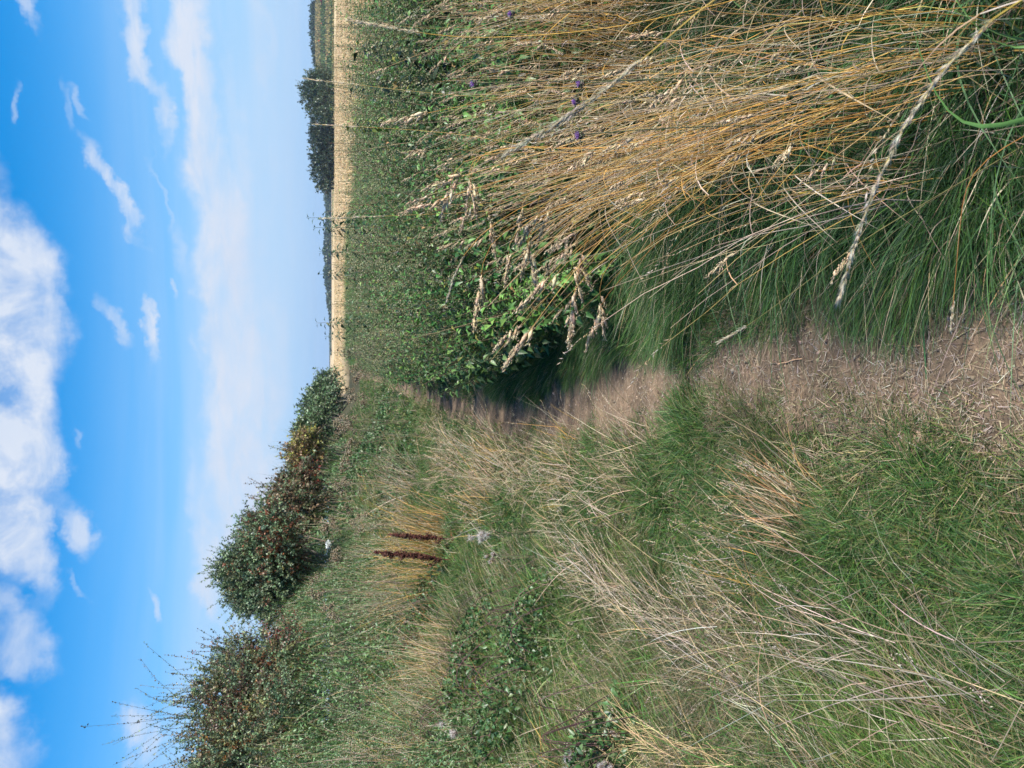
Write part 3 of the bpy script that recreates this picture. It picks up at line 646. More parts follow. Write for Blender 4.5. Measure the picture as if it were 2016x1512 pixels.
stalk((.78, 1.35), [(1500, 260, 1.7), (1250, 400, 1.95), (1130, 530, 2.1), (1040, 655, 2.2)], 'lowest drooping lumpy head hanging over the nettles', rad=.0014, hscale=1.8)
stalk((.74, 1.50), [(1400, 330, 1.9), (1180, 440, 2.1), (1080, 545, 2.15)], 'stalk whose lumpy head bends down just above the lowest head', hscale=1.8)
stalk((.80, 1.70), [(1380, 330, 2.0), (1150, 440, 2.2), (1130, 595, 2.22)], 'stalk with a hooked lumpy head pointing at the path', hscale=1.8)
stalk((.74, 1.55), [(1350, 300, 1.9), (1120, 400, 2.1), (935, 470, 2.25), (945, 560, 2.25)], 'curled cocksfoot head bending down over dark nettle leaves', hscale=1.8)
stalk((.85, 1.60), [(1350, 280, 2.0), (1050, 390, 2.2), (900, 480, 2.3), (880, 590, 2.35)], 'thin arched stalk with its tip hanging furthest into the nettles', head=F(.16, 130, .006))
stalk((.85, 1.60), [(1300, 260, 2.0), (1000, 350, 2.2), (860, 395, 2.3)], 'thickest lumpy tan head leaning over the nettle tops', hscale=1.5)
stalk((.90, 1.75), [(1300, 230, 2.0), (1000, 320, 2.3), (900, 350, 2.35)], 'thick lumpy tan head hanging slightly lower beside the thickest one', hscale=1.4)
stalk((.98, 1.60), [(1300, 130, 1.9), (1000, 190, 2.1), (830, 225, 2.2)], 'tan lumpy head leaning over the purple thistle', hscale=1.5)
stalk((1.15, 1.75), [(1200, 60, 1.9), (900, 80, 2.1), (690, 40, 2.1)], 'upright blurred head rising to the field edge', hscale=1.6, head=F(.2, 180, .01))
stalk((1.0, 1.9), [(1200, 200, 2.2), (900, 190, 2.4), (600, 155, 2.5)], 'tallest thin straight stalk rising above the horizon by the round tree', rad=.001, head=F(.18, 60, .002))
stalk((.95, 2.0), [(1200, 320, 2.3), (900, 260, 2.5), (620, 245, 2.6)], 'thin straight stalk crossing the dark distant hedge', rad=.001, head=F(.15, 60, .004))
stalk((.9, 2.0), [(1200, 400, 2.3), (900, 420, 2.5), (640, 430, 2.6)], 'thin pale stalk reaching to the horizon between the nettle spires', rad=.001, head=F(.2, 90, .004))
stalk((.60, 1.35), [(1700, 470, 1.55), (1450, 660, 1.75), (1418, 672, 1.76)], 'green tipped grass bending low over the bare path', pal=YELG + PALE[:1], head=F(.08, 60, .006))
stalk((.66, 1.10), [(1900, 330, 1.3), (1880, 560, 1.42), (1872, 650, 1.44)], 'thin tan stem drooping down over the near path', head=F(.07, 50, .006))

# broad green blades close to the lens, bottom right of the verge
def near_blades():
    for k, (base, way, lab) in enumerate((((.62, .55), [(2010, 100, .95), (1960, 60, 1.05), (1880, 20, 1.15)], 'broad bright green grass blade curling up nearest the camera'),
                                         ((.70, .75), [(1990, 120, 1.0), (1920, 60, 1.1), (1870, -20, 1.15)], 'second broad green blade crossing the bright one'),
                                         ((.62, .95), [(1900, 280, 1.15), (1830, 180, 1.2), (1800, 60, 1.2)], 'green blade standing among bent golden stems near the camera'))):
        b = np.array([base[0], base[1], float(H(*base))]); Q = np.array([b] + [at(*w_) for w_ in way])
        s = np.r_[0, np.cumsum(np.linalg.norm(np.diff(Q, axis=0), axis=1))]; u = np.linspace(0, s[-1], 20); pts = np.stack([np.interp(u, s, Q[:, q]) for q in range(3)], 1)
        for _ in range(5): pts[1:-1] = (pts[:-2] + 2 * pts[1:-1] + pts[2:]) / 4
        t = np.linspace(0, 1, 20); w = .0045 * np.clip(1.2 - t ** 3 * 1.2, .02, 1); tv = unit(np.gradient(pts, axis=0)); sd_ = unit(np.cross(tv, [0.2, 1, .3])); nn = np.cross(sd_, tv)
        mb = MB(); v = np.stack([pts - sd_ * w[:, None] + nn * .0015, pts, pts + sd_ * w[:, None] + nn * .0015], 1).reshape(-1, 3); f = []
        for i in range(19):
            for j in range(2): a = i * 3 + j; f += [(a, a + 1, a + 4), (a, a + 4, a + 3)]
        mb.add(v, f, np.repeat(pick([(.10, .2, .05)], 1), len(v), 0))
        tag(mb.build('broad_leaved_grass', M_grass, smooth=True, origin=b), lab, 'grass blade', 'broad green blades close to the camera')
near_blades()

# ------------------------------------------------------------------ nettles
def nettles(mb, ms, mt, X, Y, hgt, lean, lod=1.0, r=rng, leafpal=None, Z=None, lscale=1.0, nodes=15, tass=.5, tlow=.24):
    n = len(X); base = np.stack([X, Y, H(X, Y) if Z is None else Z], 1)
    D = unit(lean + [0, 0, 1.0]); bend = lean * .3
    t0 = np.linspace(0, 1, 5); pts = base[:, None] + hgt[:, None, None] * (D[:, None] * t0[None, :, None] + bend[:, None] * (t0 ** 2)[None, :, None])
    tubes(ms, pts, .0028 * (1 - .6 * t0) * lod ** .5, pick([(.09, .12, .05), (.14, .10, .06), (.07, .10, .04)], n, r=r))
    ph = r.uniform(0, np.pi, n); plc = pick(leafpal or [(.066, .160, .034), (.100, .215, .040), (.044, .118, .030), (.140, .250, .058), (.078, .155, .045)], n, .34, r)
    for k in range(nodes):
        t = tlow + (1 - tlow) * (k + .5) / nodes; pos = base + hgt[:, None] * (D * t + bend * t * t)
        for s in (0, 1):
            a = ph + k * np.pi / 2 + s * np.pi + .3 * r.standard_normal(n)
            h_ = np.stack([np.cos(a), np.sin(a), np.zeros(n)], 1)
            size = (.072 - .044 * max(0, (t - .6) / .4)) * r.uniform(.7, 1.2, n) * lscale
            up = .75 * max(0, (t - .85) / .15) + .15
            A = h_ + np.stack([0 * a, 0 * a, up - r.uniform(.0, .75, n)], 1)
            Nn = np.array([0, 0, 1.0])[None] + h_ * .4 + .3 * r.standard_normal((n, 3))
            c = plc * (1 + .16 * r.standard_normal((n, 1)))
            yy = r.random(n) < .035; c[yy] = pick([(.28, .25, .05), (.24, .16, .06)], yy.sum(), r=r)
            leaves(mb, pos + h_ * .012, A, Nn, size, size * .46, np.clip(c, .01, .6), fold=.22, droop=.28)
        if tass and t > .42 and k < nodes - 2:
            kk = r.random(n) < tass
            if kk.sum():
                p = pos[kk]; q = kk.sum()
                for _ in range(3):
                    a = r.uniform(0, 2 * np.pi, q); m = 4; dv = np.stack([np.cos(a), np.sin(a), -.9 * np.ones(q)], 1)
                    PP = (p[:, None] + dv[:, None] * np.linspace(.008, .045, m)[None, :, None]).reshape(-1, 3)
                    grains(mt, PP, np.repeat(dv, m, 0) + .5 * r.standard_normal((q * m, 3)), .012 * lod, .006 * lod, pick([(.30, .30, .16), (.40, .36, .22), (.20, .22, .11)], q * m, r=r))
def nettle_bed():
    mb, ms, mt = MB(), MB(), MB()
    def region(n, y0, y1, pw):
        X = rng.uniform(.2, 9, n); Y = y0 + (y1 - y0) * rng.random(n) ** pw
        dx = X - path_x(Y)
        front = 3.85 + .5 * (fbm(X, X * 0, 2.0, 7) - .5) - .12 * X
        edge = .33 + .12 * (fbm(X * 0, Y, 1.2, 8)) + .05 * np.maximum(0, 5.5 - Y)
        k = (Y > front) & (dx > edge) & (dx < 3.4 + .12 * Y)
        return X[k], Y[k]
    # a leaning, bushy front and a denser far part
    for (n, y0, y1, pw, lod, nod, ls) in ((3000, 3.4, 7.5, 1.0, 1.0, 17, 1.12), (4200, 7.5, 16, 1.0, 1.4, 14, 1.15), (4200, 16, 45, 1.1, 2.2, 11, 1.7)):
        X, Y = region(n, y0, y1, pw); X_, Y_ = X, Y; n = len(X); dx = X - path_x(Y)
        hg = (1.22 + .26 * (fbm(X, Y, .9, 13) - .5) + rng.normal(0, .095, n)) * (.70 + .30 * sstep(dx, .3, 1.0)) * (.74 + .26 * sstep(Y, 4.0, 5.4)) * (1 - .30 * sstep(Y, 9, 18)) * (1 + .10 * sstep(dx, 2.0, 3.5) * (Y < 9))
        hg = np.where(Y > 9, hg * 1.0, hg)
        lean = np.stack([-.07 - .14 * np.exp(-np.maximum(0, dx - .4) / .3), -.16 * (1 - sstep(Y, 4.2, 5.2)), 0 * X], 1) + rng.standard_normal((n, 3)) * [.07, .07, 0]
        nettles(mb, ms, mt, X, Y, hg, lean, lod, nodes=nod, lscale=ls, tlow=.10 if y0 < 5 else .3)
    n = 1500; Y = rng.uniform(4.6, 15, n); X = path_x(Y) + rng.uniform(.5, 4.2, n); hg = (rng.uniform(1.20, 1.56, n) - .2 * (rng.random(n) < .4)) * (1 - .22 * sstep(Y, 9, 15))
    nettles(mb, ms, mt, X, Y, hg, rng.standard_normal((n, 3)) * [.06, .06, 0], 1.2, nodes=22, lscale=.70, tlow=.35, tass=.7, leafpal=[(.06, .11, .045), (.09, .15, .06), (.09, .09, .05)])
    n = 260; Y = rng.uniform(4.2, 14, n); X = path_x(Y) + rng.uniform(.6, 4, n); L = rng.uniform(.95, 1.5, n)
    ribbons(ms, np.stack([X, Y, H(X, Y)], 1), np.stack([.10 * rng.standard_normal(n) - .04, .10 * rng.standard_normal(n), np.ones(n)], 1), .06 * rng.standard_normal((n, 3)), L, .004 + .0003 * Y, 5, pick(PALE + GREYS + YELG[:1], n), power=5)
    tag(mb.build('nettle_leaves', M_leaf), 'dense bed of leafy green nettles right of the path', kind='stuff')
    tag(ms.build('nettle_stems', M_bark), 'thin stems inside the nettle bed', kind='stuff')
    tag(mt.build('nettle_seed_tassels', M_straw), 'small brownish seed tassels all over the nettle bed', kind='stuff')
nettle_bed()
# tall nettle spires that break the horizon
for (px, py, yy, hpx, lab) in ((604, 425, 7.5, 1, 'tallest dark nettle spire breaking the horizon with spread leaves'), (618, 445, 7.2, 1, 'slim nettle spire just left of the tallest one'),
                          (628, 492, 8.0, 1, 'short curled nettle tip above the horizon haze'), (626, 537, 8.5, 1, 'dark knotty nettle tip over the pale field'),
                          (622, 633, 9.0, 1, 'nettle spire nearest the path on the skyline'), (640, 660, 10.0, 1, 'small nettle tip against the golden field near the path'),
                          (652, 693, 11.0, 1, 'dark brown knotted stalk standing against the golden field'), (690, 165, 5.0, 1, 'nettle tip in front of the crop, below the round tree'),
                          (690, 95, 5.0, 1, 'nettle tip in front of the crop near the right edge'), (672, 243, 5.5, 1, 'yellowish nettle tip in front of the dark distant hedge')):
    top = at(px, py, yy); z0 = float(H(top[0], top[1])); b = np.array([top[0] + .05, yy, z0])
    th = thing('nettle_plant', b, lab, 'nettle', 'tall nettles standing above the bed'); a_, b_ = MB(), MB(); c_ = a_
    nettles(a_, b_, c_, np.array([b[0]]), np.array([b[1]]), np.array([top[2] - z0]), np.array([[-.03, 0, 0]]), 2.2, nodes=30, lscale=1.9,
            leafpal=[(.09, .075, .05)] if 'brown' in lab else ([(.16, .2, .05)] if 'yellowish' in lab else [(.035, .07, .03)]), tass=.9)
    a_.build('foliage', M_leaf, th); b_.build('stem', M_bark, th)

# green grass mounds along the right edge of the path under the nettles
def edge_mounds():
    mb = MB(); n = 110000; X, Y = scatter(n, -.1, 1.6, 1.3, 8, 1.0); dx = X - path_x(Y); d = path_d(X, Y)
    cl = fbm(X, Y, 2.4, 77)
    k = (d > .02) & (dx > 0) & (dx < .95) & (rng.random(n) < np.clip(2.4 * (cl - .2), .15, 1)) & inview(X, Y, H(X, Y), 60)[0]
    X, Y, dx, cl = X[k], Y[k], dx[k], cl[k]; n = len(X)
    L = (.06 + .34 * np.clip(cl - .25, 0, 1)) * rng.uniform(.6, 1.3, n) * (.6 + .8 * sstep(dx, .15, .5))
    ca = 2 * np.pi * vnoise(X, Y, 1.9, 48)
    lean = np.stack([-.45 + .35 * np.cos(ca), .35 * np.sin(ca) - .1, 0 * X], 1) + rng.standard_normal((n, 3)) * [.3, .3, 0]
    c = pick(DEEP + GREEN[:2], n); dk = rng.random(n) < .08; c[dk] = pick(PALE, dk.sum())
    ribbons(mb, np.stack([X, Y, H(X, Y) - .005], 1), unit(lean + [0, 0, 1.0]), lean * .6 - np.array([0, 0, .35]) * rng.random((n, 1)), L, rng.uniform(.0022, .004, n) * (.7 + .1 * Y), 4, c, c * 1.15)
    tag(mb.build('mounded_grass', M_grass), 'dark green mounded grass on the right edge of the path', kind='stuff')
edge_mounds()

# ------------------------------------------------------------------ hedge shrubs on the left
def shrub(name, lobes, base, ntw, leafpal, label, cat, leaf=.035, berries=0, bpal=((.30, .025, .015),), shoots=0, shoot_len=.8, twl=.32, nl=13, r=rng, group=None, patches=(), limbs=14, barkpal=((.13, .11, .085),), hollow=.35):
    """lobes [(centre, radii)], base point; leafy twigs fill the lobes, limbs reach them from the base"""
    base = np.asarray(base, float); th = thing(name, base, label, cat, group)
    vol = np.array([rx * ry * rz for c, (rx, ry, rz) in lobes]) ** .75; pr = vol / vol.sum()
    li = r.choice(len(lobes), ntw, p=pr); cen = np.array([c for c, _ in lobes])[li]; rad = np.array([q for _, q in lobes])[li]
    u = rdir(ntw, r); rr = (hollow + (1 - hollow) * r.random(ntw)) ** (1 / 1.6); Q = cen + u * rad * rr[:, None]
    lump = .75 + .5 * vnoise(Q[:, 0] + Q[:, 2], Q[:, 1] * .6 + Q[:, 2] * 1.4, 2.2 / max(.6, rad.mean()), 3)
    Q = cen + (Q - cen) * lump[:, None]
    k = Q[:, 2] > min(base[2] + .15, np.percentile(Q[:, 2], 20)); Q, u = Q[k], u[k]; ntw = len(Q)
    out = unit(u + [0, 0, .45] + .55 * r.standard_normal((ntw, 3))); tl = twl * r.uniform(.5, 1.3, ntw)
    bend = np.stack([0 * tl, 0 * tl, -.25 * r.random(ntw)], 1) + .15 * r.standard_normal((ntw, 3))
    if shoots:
        tops = np.argsort(-(Q[:, 2] + .6 * r.random(ntw)))[:shoots * 3]; si = r.choice(tops, shoots, replace=False)
        out[si] = unit(np.stack([.35 * r.standard_normal(shoots), .35 * r.standard_normal(shoots), np.ones(shoots)], 1)); tl[si] = shoot_len * r.uniform(.5, 1.2, shoots); bend[si] = .12 * r.standard_normal((shoots, 3))
    t = np.linspace(0, 1, 4); tw = Q[:, None] + tl[:, None, None] * (out[:, None] * t[None, :, None] + bend[:, None] * (t ** 2)[None, :, None])
    mb = MB(); tubes(mb, tw, .10 * leaf * (1 - .6 * t), pick(barkpal, ntw, r=r)); mb.build('twigs', M_bark, th)
    # limbs
    mb = MB(); li2 = r.choice(ntw, limbs, replace=False); E = Q[li2]; t = np.linspace(0, 1, 9)
    st = base + np.c_[.12 * r.standard_normal((limbs, 2)), np.zeros(limbs)]
    mid = (st + E) / 2 + .14 * np.linalg.norm(E - st, axis=1)[:, None] * r.standard_normal((limbs, 3)) + [0, 0, .15]
    pts = st[:, None] * ((1 - t) ** 2)[None, :, None] + 2 * mid[:, None] * (t * (1 - t))[None, :, None] + E[:, None] * (t ** 2)[None, :, None]
    sz = (lobes[0][1][2]) * .022
    tubes(mb, pts, np.clip(sz * (1 - t) + .006, .004, 1), pick(barkpal, limbs, r=r), sides=6)
    # second order
    n2 = limbs * 7; pi_ = r.integers(0, limbs, n2); pt = r.integers(3, 8, n2); S2 = pts[pi_, pt]; d2 = ((Q[None] - S2[:, None]) ** 2).sum(2) if n2 * ntw < 3e6 else None
    if d2 is not None:
        cand = np.argsort(d2, axis=1)[:, 5:160]; E2 = Q[cand[np.arange(n2), r.integers(0, cand.shape[1], n2)]]
    else: E2 = Q[r.integers(0, ntw, n2)]
    m2 = (S2 + E2) / 2 + .08 * r.standard_normal((n2, 3)); t5 = np.linspace(0, 1, 5)
    p2 = S2[:, None] * ((1 - t5) ** 2)[None, :, None] + 2 * m2[:, None] * (t5 * (1 - t5))[None, :, None] + E2[:, None] * (t5 ** 2)[None, :, None]
    tubes(mb, p2, np.clip(sz * .35 * (1 - t5) + .003, .002, 1), pick(barkpal, n2, r=r), sides=4)
    mb.build('trunk', M_bark, th)
    # leaves along the twigs
    T = r.random((ntw, nl)) ** .8; ex = np.ones((ntw, nl), bool)
    pos = Q[:, None] + tl[:, None, None] * (out[:, None] * T[..., None] + bend[:, None] * (T ** 2)[..., None]); pos = pos.reshape(-1, 3) + .25 * leaf * r.standard_normal((ntw * nl, 3))
    m = len(pos); A = unit(np.repeat(out, nl, 0) * .5 + r.standard_normal((m, 3))); Nn = r.standard_normal((m, 3)) * .7 + [0, 0, .8]
    tc_ = pick(leafpal, ntw, .22, r)
    big = fbm(Q[:, 0] + Q[:, 2] * .7, Q[:, 1] * .8 - Q[:, 2], 1.6 / max(.5, rad.mean()) * 1.3, 6)
    tc_ *= (.82 + .36 * big)[:, None]
    for (pc, prad, pp, pcol) in patches:      # coloured patches: centre, radius, share, colours
        q = (np.linalg.norm(Q - np.asarray(pc), axis=1) < prad * (.7 + .6 * r.random(ntw))) & (r.random(ntw) < pp); tc_[q] = pick(pcol, q.sum(), .2, r)
    lc = np.repeat(tc_, nl, 0) * (1 + .2 * r.standard_normal((m, 1)))
    mb = MB(); ls = leaf * r.uniform(.6, 1.3, m)
    if shoots: ls = ls * np.repeat(np.where(np.isin(np.arange(ntw), si), .75, 1.0), nl)
    leaves(mb, pos, A, Nn, ls, ls * .7, np.clip(lc, .008, .8), fold=.15, droop=.1, simple=leaf > .09)
    if shoots:
        k2 = 34; T = r.random((shoots, k2)); p3 = (Q[si][:, None] + tl[si][:, None, None] * (out[si][:, None] * T[..., None] + bend[si][:, None] * (T ** 2)[..., None])).reshape(-1, 3); m = len(p3); l3 = leaf * .62 * r.uniform(.6, 1.2, m)
        leaves(mb, p3, np.repeat(out[si], k2, 0) * .7 + r.standard_normal((m, 3)), r3(m), l3, l3 * .7, pick(leafpal, m, .25, r), simple=leaf > .09)
    mb.build('crown', M_leaf, th)
    if berries:
        nc = berries; ci = r.choice(ntw, nc); cp = Q[ci] + out[ci] * tl[ci][:, None] * r.random((nc, 1)); m = 9
        PP = (cp[:, None] + .9 * leaf * r.standard_normal((nc, m, 3))).reshape(-1, 3); mb = MB()
        bc = np.repeat(pick(bpal, nc, .25, r), m, 0)
        grains(mb, PP, rdir(len(PP), r), leaf * .34, leaf * .34, bc); mb.build('berries', M_berry, th)
    return th
HAW = [(.135, .205, .100), (.165, .240, .120), (.100, .160, .085), (.190, .235, .115)]
def lob(px, py, Y, rw, rh, rd=None):
    """lobe centred on a photo position at distance Y, half width and half height in photo pixels"""
    c = at(px, py, Y); s = Y / FPX; return (c, (rw * s, (rd or rw * s * .8), rh * s))
def gbase(px, py, Y):
    c = at(px, py, Y); return (c[0], Y, float(H(c[0], Y)))
RUST = [(.22, .075, .035), (.17, .085, .04), (.26, .10, .045)]
Y0 = 10.5
shrub('hawthorn_bush', [lob(505, 1480, Y0, 110, 95), lob(470, 1395, Y0 + .4, 80, 80), lob(540, 1330, Y0 + .8, 60, 50), lob(450, 1340, Y0 + 1, 45, 40), lob(440, 1550, Y0, 90, 70), lob(470, 1290, Y0 + 1.4, 30, 30), lob(560, 1440, Y0 - .5, 90, 40)],
      gbase(600, 1400, Y0 + .3), 4200, HAW + [(.20, .20, .08), (.19, .14, .08)], 'nearest hawthorn bush at the hedge end with tall wispy shoots', 'bush', leaf=.033, berries=230, bpal=((.22, .03, .02), (.30, .07, .03), (.28, .12, .03)), shoots=80, shoot_len=.95, twl=.32, nl=24,
      patches=((at(560, 1300, Y0 + .8), .5, .25, RUST), (at(520, 1440, Y0), .7, .12, [(.25, .13, .04)]), (at(440, 1380, Y0), .4, .3, [(.10, .06, .04)])), group='hawthorn bushes of the hedge')
Y1 = 12.5
shrub('hawthorn_bush', [lob(540, 1275, Y1 - .3, 30, 22), lob(565, 1240, Y1 - .3, 18, 20), lob(500, 1290, Y1 - .4, 24, 20)], gbase(590, 1275, Y1), 150, [(.07, .08, .035), (.10, .07, .04), (.06, .075, .03)],
      'thin red-berried hawthorn in the gap between the two big bushes', 'bush', leaf=.045, berries=120, bpal=((.30, .02, .02), (.24, .02, .02)), shoots=22, shoot_len=.8, twl=.28, nl=9, group='hawthorn bushes of the hedge', hollow=.1)
Y2 = 16.5
shrub('hawthorn_bush', [lob(512, 1125, Y2, 62, 48), lob(488, 1160, Y2, 42, 26), lob(522, 1062, Y2 + 1.5, 48, 42), lob(545, 1175, Y2 - .3, 45, 30), lob(545, 1110, Y2, 80, 32), lob(462, 1125, Y2, 30, 22), lob(530, 1030, Y2, 30, 24)],
      gbase(590, 1130, Y2), 3600, HAW, 'large round hawthorn bush dotted with red berries, second along the hedge', 'bush', leaf=.046, berries=170, bpal=((.24, .045, .03), (.25, .09, .04), (.20, .05, .035)), shoots=50, shoot_len=.55, twl=.38, nl=24,
      patches=((at(555, 1080, Y2), .9, .16, RUST), (at(545, 1020, Y2), .8, .15, RUST), (at(560, 1120, Y2 - 1), .4, .3, [(.24, .20, .04)])), group='hawthorn bushes of the hedge')
Y3 = 23
shrub('hawthorn_bush', [lob(575, 975, Y3, 36, 30), lob(595, 1010, Y3 - 1, 44, 24), lob(565, 1002, Y3 - 1, 30, 28), lob(602, 945, Y3, 26, 24)], gbase(620, 980, Y3), 1300, [(.16, .13, .07), (.13, .15, .07), (.11, .16, .075), (.19, .13, .07)],
      'rust brown hawthorn bush with spiky shoots, third along the hedge', 'bush', leaf=.08, berries=200, bpal=((.24, .08, .04), (.22, .05, .03)), shoots=20, shoot_len=1.1, twl=.42, nl=12, group='hawthorn bushes of the hedge',
      patches=((at(600, 950, Y3), .4, .2, [(.28, .06, .03)]),))
Y4 = 30
shrub('yellow_bush', [lob(602, 905, Y4, 28, 20), lob(594, 888, Y4 + 1, 18, 16), lob(606, 870, Y4, 16, 16), lob(606, 928, Y4, 18, 14)], gbase(622, 895, Y4), 900, [(.34, .32, .06), (.26, .27, .07), (.20, .19, .07), (.22, .15, .07)],
      'bright yellow leaved bush in the distant hedge', 'bush', leaf=.10, twl=.5, nl=12, shoots=6, shoot_len=.8, patches=((at(590, 930, Y4), 1.0, .7, [(.24, .14, .06), (.2, .15, .06)]),))
Y5 = 38
shrub('green_bush', [lob(614, 848, Y5, 22, 20), lob(624, 825, Y5 + 3, 15, 20), lob(636, 800, Y5 + 5, 11, 18)], gbase(640, 838, Y5), 900, [(.10, .16, .07), (.13, .19, .085)], 'green bush just right of the yellow bush on the slope', 'bush', leaf=.13, twl=.6, nl=11, shoots=10, shoot_len=.9, group='far green bushes of the hedge')
Y6 = 55
shrub('green_bush', [lob(634, 795, Y6, 14, 22), lob(642, 768, Y6 + 6, 9, 20), lob(648, 745, Y6 + 10, 5, 14)], gbase(650, 785, Y6), 800, [(.09, .15, .065), (.12, .18, .08)], 'last green bush of the hedge sinking to the horizon', 'bush', leaf=.2, twl=.9, nl=10, shoots=10, shoot_len=1.2, group='far green bushes of the hedge')

# scrub bank in front of the hedge
def scrub():
    mb, ms, mt = MB(), MB(), MB()
    def topz(X, Y):
        """the scrub's height above the ground"""
        return 1.28 + .45 * fbm(X, Y, .9, 15) 
    for (n, y0, y1, leaf, lod) in ((190000, 3.6, 9, .030, 1.0), (140000, 9, 18, .048, 1.6), (50000, 18, 40, .11, 2.6), (16000, 40, 90, .24, 5)):
        Y = rng.uniform(y0, y1, n); dx = -rng.uniform(1.5, 8.5, n); X = path_x(Y) + dx
        inn = 1.75 + .05 * np.minimum(Y, 20) + .9 * (fbm(X * .3, Y, .8, 17) - .5)
        sl = sstep(-dx, inn, inn + 1.7); hz = topz(X, Y) * sl
        k = (sl > .05) & (-dx < 7.5); X, Y, hz, sl = X[k], Y[k], hz[k], sl[k]; n = len(X)
        f = rng.random(n) ** .3; Z = H(X, Y) + hz * f; k = inview(X, Y, Z, 80)[0]; X, Y, Z = X[k], Y[k], Z[k]; n = len(X)
        hue = fbm(X * 1.0, Y * .7 + Z, 1.3, 19)
        c = pick([(.095, .180, .065), (.125, .220, .080), (.075, .145, .055), (.16, .23, .10)], n, .25); br = rng.random(n) < np.clip((hue - .56) * 1.6, .02, .35); c[br] = pick([(.22, .15, .09), (.17, .12, .08), (.26, .20, .12)], br.sum())
        P = np.stack([X, Y, Z], 1); A = unit(rdir(n) + [.3, -.3, .3]); Nn = r3(n)
        L = leaf * rng.uniform(.6, 1.4, n); leaves(mb, P, A, Nn, L, L * .42, c, simple=leaf > .08)
        q = rng.random(n) < .20; m = q.sum(); L2 = leaf * 7 * rng.uniform(.5, 1.3, m)
        ribbons(ms, P[q], np.stack([.35 * rng.standard_normal(m), .35 * rng.standard_normal(m), np.ones(m)], 1), .12 * rng.standard_normal((m, 3)), L2, leaf * .085, 3, pick(PALE + GREYS[:1] + GREEN + GREEN[:3] + YELG, m), power=2.5)
    tag(mb.build('scrub_bank', M_leaf), 'green bramble scrub banked in front of the left hedge', kind='stuff')
    tag(ms.build('scrub_stems', M_straw), 'thin dry stems poking from the bramble scrub', kind='stuff')
scrub()

# low bramble leaves on the near left bank
def bramble(cx, cy, n, hw, label, leaf=.03, pal=None, hz=.35):
    n = int(n * 1.8); hw *= 1.25; p = gp(cx, cy); s = np.linalg.norm(p) / FPX; th = thing('bramble_patch', p, label, 'bramble', 'bramble patches on the left bank')
    X = p[0] + rng.normal(0, hw * s * .5, n); Y = p[1] + rng.normal(0, hw * s * .6, n); Z = H(X, Y) + hz * rng.random(n) ** .7 * np.exp(-((X - p[0]) ** 2 + (Y - p[1]) ** 2) / (hw * s) ** 2)
    mb = MB(); c = pick(pal or [(.055, .12, .035), (.075, .15, .045), (.04, .09, .03), (.12, .16, .06)], n, .2); leaves(mb, np.stack([X, Y, Z], 1), unit(rdir(n) + [0, -.2, .2]), r3(n), leaf * rng.uniform(.5, 1.3, n), leaf * .6, c); mb.build('leaves', M_leaf, th)
    m = 16; mb = MB(); t = np.linspace(0, 1, 9); a = rng.uniform(0, 2 * np.pi, m); st = p + np.c_[rng.normal(0, hw * s * .3, (m, 2)), np.zeros(m)]; L = hw * s * rng.uniform(.5, 1.1, m)
    pts = st[:, None] + np.stack([np.cos(a)[:, None] * L[:, None] * t, np.sin(a)[:, None] * L[:, None] * t, (hz * 1.3 * np.sin(np.pi * (t * .85 + .05)))[None] * rng.uniform(.5, 1.1, (m, 1))], -1)
    tubes(mb, pts, .0025, pick([(.09, .05, .05), (.12, .08, .06)], m), sides=4); mb.build('canes', M_bark, th)
for (cx, cy, n, hw, lab) in ((960, 1290, 900, 120, 'bramble patch with dark red canes in the middle of the left bank'), (1040, 1400, 900, 120, 'bramble patch low on the far left below the tan tufts'), (920, 1440, 700, 90, 'bramble patch under the tallest pale tuft'),
                             (800, 1230, 700, 90, 'bramble patch between the docks and the broad tan tuft'), (790, 960, 800, 100, 'bright green leafy patch beside the far tan tuft'), (730, 880, 700, 80, 'bright green leafy patch below the yellow bush'), (760, 850, 700, 60, 'green leafy patch where the path disappears'), (1080, 1230, 700, 90, 'low leafy patch left of the fluffy white thistle head'), (860, 1180, 600, 80, 'leafy green patch just left of the dark red docks'), (1250, 1470, 600, 80, 'leafy patch near the left edge beside pale thick straw')):
    bramble(cx, cy, n, hw, lab, leaf=.026 + .004 * np.linalg.norm(gp(cx, cy)[:2]) * .8)

